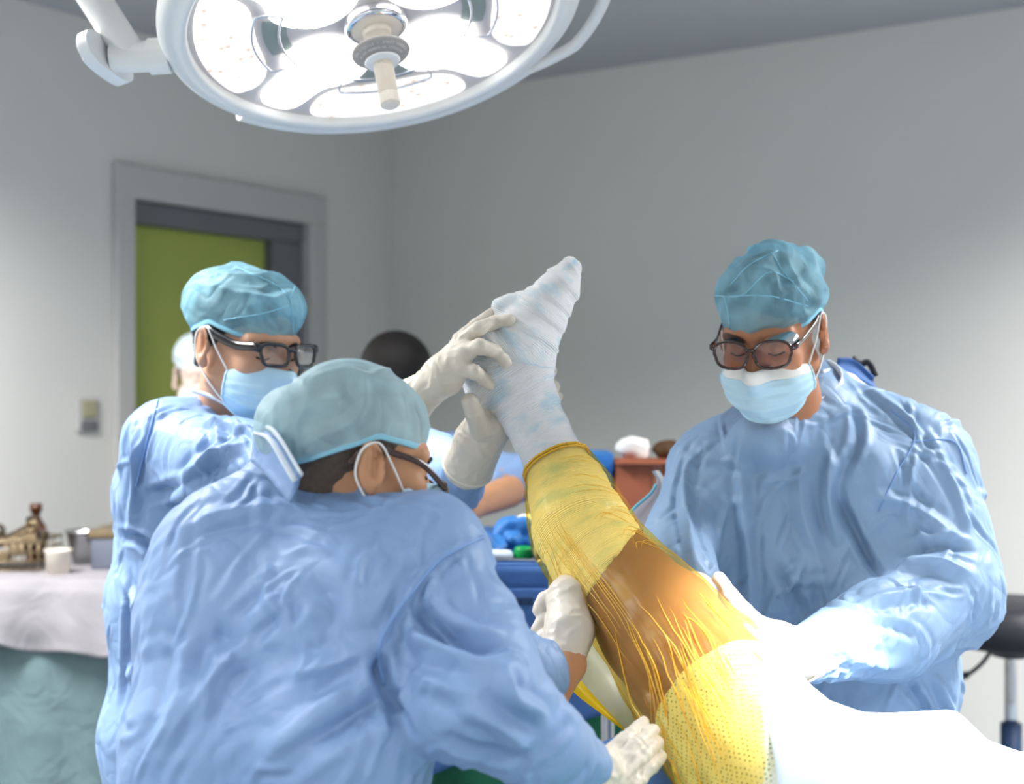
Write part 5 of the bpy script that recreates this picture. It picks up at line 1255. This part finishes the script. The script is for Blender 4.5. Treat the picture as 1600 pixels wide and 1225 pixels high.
tag(mesh_obj('gauze_roll', V, Q, M_maskw), 'white crumpled gauze on top of the brown cardboard box', 'gauze')
f = Field((0.30, 3.18, ZB - 0.02), (0.46, 3.40, ZB + 0.1), 0.004); f.ell((0.372, 3.29, ZB + 0.018), (0.045, 0.05, 0.022)); V, Q = f.mesh(1); V += normals(V, Q) * (0.006 * vnoise(V * 40, 5))[:, None]; V[:, 2] = np.maximum(V[:, 2], ZB)
tag(mesh_obj('dark_pouch', V, Q, mat('dark_brown_cloth', lin(84, 62, 40), 0.7, 0.2)), 'dark brown pouch on the right end of the cardboard box', 'pouch')
f = Field(P(770, 790, 3.05) - 0.12, P(850, 700, 3.1) + 0.12, 0.005)
# clear plastic sheet corner beside the right person's elbow
G = np.zeros((18, 7, 3)); a = catmull(np.array([P(1018, 737, 2.42), P(1026, 750, 2.40), P(1018, 770, 2.38), P(990, 795, 2.36), P(965, 830, 2.34)]), 18); b = catmull(np.array([P(1030, 735, 2.42), P(1038, 748, 2.40), P(1042, 772, 2.38), P(1020, 805, 2.36), P(990, 845, 2.34)]), 18)
for j in range(7): q = j / 6; G[:, j] = a * (1 - q) + b * q; G[:, j, 1] += 0.012 * math.sin(q * math.pi)
V, Fc = sheet(G); t = mesh_obj('plastic_sheet', V, Fc, mat('milky_plastic', lin(214, 224, 228), 0.3, 0.5, alpha=0.7, transl=0.3)); tag(t, 'small milky plastic sheet corner beside the right surgeon’s hidden elbow', 'plastic sheet')
V, Fc = sweep(a[6:], 0.0028, 6); mesh_obj('sheet_edge', V, Fc, mat('teal_edge', lin(120, 190, 205), 0.4, 0.3), t)

# ================================================================== back table at the left with instruments
t = root_at('back_table', (-1.35, 3.95, 0)); TZ = 1.0
TX0, TX1, TY0, TY1 = -1.62, -0.99, 3.66, 4.03
def hang(name, x0, x1, y, z1, lenfn, m, amp, seed, nn=90, nv=30, off=0.0):
    G = np.zeros((nn, nv, 3))
    for i, x in enumerate(np.linspace(x0, x1, nn)):
        ln = lenfn(x)
        for j in range(nv):
            q = j / (nv - 1); wv = math.sin(x * 19 + seed) * 0.5 + math.sin(x * 37 + seed * 2) * 0.35 + 0.4 * float(vnoise(np.array([[x * 9, q * 2, seed]]), seed)[0])
            G[i, j] = (x, y - off - 0.012 * min(1, q * 6) - amp * q ** 0.8 * (0.8 + wv), z1 - ln * q)
    V, Fc = sheet(G); o = mesh_obj(name, V, Fc, m); solidify(o, 0.003); return o
parts = [box_obj('table_top', (TX0, TY0, TZ - 0.04), (TX1, TY1, TZ - 0.006), M_steel, bev=0.004), box_obj('top_cloth', (TX0 - 0.01, TY0 - 0.014, TZ - 0.014), (TX1 + 0.01, TY1 + 0.01, TZ), M_linen, bev=0.006),
         hang('white_overhang', TX0, TX1, TY0 - 0.006, TZ - 0.002, lambda x: 0.175 + 0.018 * math.sin(x * 11 + 1.3) + 0.01 * math.sin(x * 29), M_linen, 0.03, 3, off=0.02), hang('teal_skirt', TX0, TX1, TY0 + 0.01, TZ - 0.01, lambda x: 0.86, M_teal, 0.035, 5)]
for x in (TX0 + 0.05, TX1 - 0.05):
    for y in (TY0 + 0.06, TY1 - 0.05): parts.append(tube('leg', [(x, y, 0), (x, y, 0.5), (x, y, TZ - 0.04)], 0.015, M_steel, n=6, seg=10))
adopt(t, *parts); tag(t, 'side table at far left with teal skirt and white cloth overhang', 'table')
# wire basket with instruments
bx0, bx1, by0, by1 = -1.52, -1.26, 3.74, 3.94
t = root_at('wire_basket', (-1.34, 3.86, TZ)); ps = []
for z in (0.006, 0.03, 0.055, 0.08):
    ps.append(tube('wire_ring', [(bx0, by0, TZ + z), (bx1, by0, TZ + z), (bx1, by1, TZ + z), (bx0, by1, TZ + z)], 0.0035 if z in (0.08,) else 0.0022, M_bronze, seg=6, closed=True, raw=True))
for k in range(13): x = bx0 + (bx1 - bx0) * k / 12; ps.append(tube('wire_upright', [(x, by0, TZ + 0.08), (x, by0, TZ + 0.006), (x, by1, TZ + 0.006), (x, by1, TZ + 0.08)], 0.0018, M_bronze, seg=5, raw=True))
adopt(t, *ps); tag(t, 'brownish wire instrument basket on the far left table', 'basket')
tools = [('hammer', -1.44, 3.80, 0.0), ('bone_file', -1.42, 3.84, 0.5), ('retractor', -1.39, 3.80, -0.4), ('chisel', -1.37, 3.86, 0.3), ('retractor', -1.36, 3.80, -0.2)]
for k, (nm, x, y, a) in enumerate(tools):
    ca, sa = math.cos(a), math.sin(a); tt = root_at(nm, (x, y, TZ))
    z = TZ + 0.02 + 0.012 * k
    hb = tube('handle', [(x - 0.08 * ca, y - 0.03 * sa, z), (x, y, z + 0.01), (x + 0.06 * ca, y + 0.03 * sa, z + 0.012)], 0.009, (M_card, M_bronze, M_steel, M_card, M_bronze)[k], seg=8)
    ti = box_obj('tip', (x + 0.055 * ca - 0.012, y + 0.03 * sa - 0.014, z), (x + 0.055 * ca + 0.03, y + 0.03 * sa + 0.014, z + 0.03), M_bronze, bev=0.004)
    adopt(tt, hb, ti); tag(tt, ('mallet with brown handle at the left end of the wire basket', 'worn steel file lying across the wire basket', 'steel retractor in the middle of the wire basket', 'brown-handled chisel in the wire basket', 'worn retractor at the right end of the wire basket')[k], 'instrument')
M_dbrown = mat('dark_stained_steel', lin(72, 60, 48), 0.4, 0.5, metal=0.4, vary=0.3, vscale=40); rt_ = np.random.default_rng(3)
CL = ['dark bent clamp low in the basket', 'straight dark clamp across the basket', 'worn clamp on the left of the heap', 'worn clamp leaning at the basket front', 'thin dark clamp on top of the heap', 'stubby dark clamp at the basket back', 'long worn clamp along the basket rim']
for k in range(7):
    x = -1.49 + 0.03 * k + 0.01 * rt_.normal(); y = 3.79 + 0.10 * rt_.random(); a = rt_.uniform(-0.9, 0.9); ca, sa = math.cos(a), math.sin(a); z = TZ + 0.03 + 0.010 * k % 0.05; tt = root_at('surgical_clamp', (x, y, z)); mm = (M_dbrown, M_bronze)[k % 2]
    ps = [tube('jaw', [(x - 0.055 * ca, y - 0.04 * sa, z), (x, y, z + 0.02), (x + 0.05 * ca, y + 0.04 * sa, z + 0.045)], 0.006, mm, seg=6)]
    for s_2 in (-1, 1): ps.append(bead('finger_ring', np.array([x + 0.06 * ca, y + 0.045 * sa + s_2 * 0.012, z + 0.055]), (0.3, 1, 0.2), 0.013, mm, None, 0.0035))
    adopt(tt, *ps); tag(tt, CL[k], 'instrument', 'clamps heaped in the wire basket')
bottle('amber_bottle', (-1.345, 3.975, TZ), [(0, 0), (0.026, 0), (0.028, 0.01), (0.028, 0.10), (0.012, 0.125), (0.012, 0.142), (0.017, 0.142), (0.017, 0.165), (0, 0.166)], M_brownb, 'amber bottle standing behind the wire basket at far left', 'bottle')
bottle('kidney_bowl', (-1.20, 3.93, TZ), [(0, 0.004), (0.025, 0), (0.045, 0.09), (0.048, 0.094), (0.044, 0.09), (0.023, 0.008), (0, 0.01)], M_steel, 'bright steel bowl behind the wire basket', 'bowl')
bottle('enamel_cup', (-1.20, 3.70 + 0.02, TZ), [(0, 0.004), (0.03, 0), (0.034, 0.06), (0.037, 0.064), (0.032, 0.06), (0.028, 0.006), (0, 0.008)], M_cream, 'small cream cup at the front edge of the far left table', 'cup')
t = root_at('sterilising_case', (-1.06, 3.9, TZ)); adopt(t, box_obj('case_body', (-1.14, 3.80, TZ), (-1.0, 3.98, TZ + 0.085), mat('case_grey', lin(120, 126, 142), 0.35, 0.5, metal=0.3), bev=0.008), box_obj('case_lid', (-1.145, 3.795, TZ + 0.085), (-0.995, 3.985, TZ + 0.108), M_bronze, bev=0.006))
tag(t, 'grey metal sterilising case at the right end of the far left table', 'case')
# ================================================================== stool at the right edge
sx, sy = (1580 - CX) / F * 3.75, 3.75; zt = CZ - (938 - CY) / F * 3.75
t = root_at('stool', (sx, sy, 0)); ps = []
V, Fc = lathe([(0, 0), (0.15, 0), (0.185, 0.012), (0.195, 0.05), (0.185, 0.10), (0.15, 0.115), (0, 0.118)], 40); V[:, 2] += zt - 0.118; V[:, 0] += sx; V[:, 1] += sy; ps.append(mesh_obj('seat', V, Fc, M_rubber))
V, Fc = lathe([(0, -0.03), (0.05, -0.03), (0.08, 0.0)], 24); V[:, 2] += zt - 0.118; V[:, 0] += sx; V[:, 1] += sy; ps.append(mesh_obj('seat_bracket', V, Fc, M_rubber))
zc = CZ - (1130 - CY) / F * sy
ps.append(tube('gas_rod', [(sx, sy, zc - 0.05), (sx, sy, (zc + zt) / 2), (sx, sy, zt - 0.14)], 0.018, M_chrome, n=5, seg=16))
ps.append(tube('column_sleeve', [(sx, sy, 0.09), (sx, sy, 0.3), (sx, sy, zc)], 0.028, M_navy, n=5, seg=20))
lv = tube('height_lever', [(sx - 0.05, sy, zt - 0.13), (sx - 0.08, sy, zt - 0.17), (sx - 0.12, sy, zt - 0.20), (sx - 0.17, sy - 0.01, zt - 0.215)], 0.006, M_rubber, seg=8); ps.append(lv)
ps.append(tube('lever_grip', [(sx - 0.115, sy, zt - 0.197), (sx - 0.14, sy, zt - 0.207), (sx - 0.165, sy - 0.01, zt - 0.214)], 0.010, M_rubber, n=8, seg=8))
for k in range(5):
    a = k * 2 * math.pi / 5 + 0.3; e = (sx + 0.26 * math.cos(a), sy + 0.26 * math.sin(a), 0.07)
    ps.append(tube('foot_spoke', [(sx, sy, 0.10), (sx + 0.13 * math.cos(a), sy + 0.13 * math.sin(a), 0.09), e], 0.014, M_rubber, n=6, seg=8)); V, Fc = lathe([(0, 0), (0.02, 0.0), (0.028, 0.028), (0.02, 0.056), (0, 0.056)], 12); ps.append(mesh_obj('caster', V + np.array([e[0], e[1], 0]), Fc, M_rubber))
adopt(t, *ps); tag(t, 'black padded gas-lift stool by the wall at the right edge', 'stool')
# ================================================================== origins of mesh things at their base
bpy.context.view_layer.update()
for o in list(scene.objects):
    if o.parent is None and o.type == 'MESH' and o.get('kind') != 'structure':
        bb = np.array([v[:] for v in o.bound_box]); T = Vector(((bb[:, 0].min() + bb[:, 0].max()) / 2, (bb[:, 1].min() + bb[:, 1].max()) / 2, bb[:, 2].min()))
        o.data.transform(Matrix.Translation(-T)); o.location = T
        for ch in o.children: ch.matrix_parent_inverse = Matrix.Translation(-T)
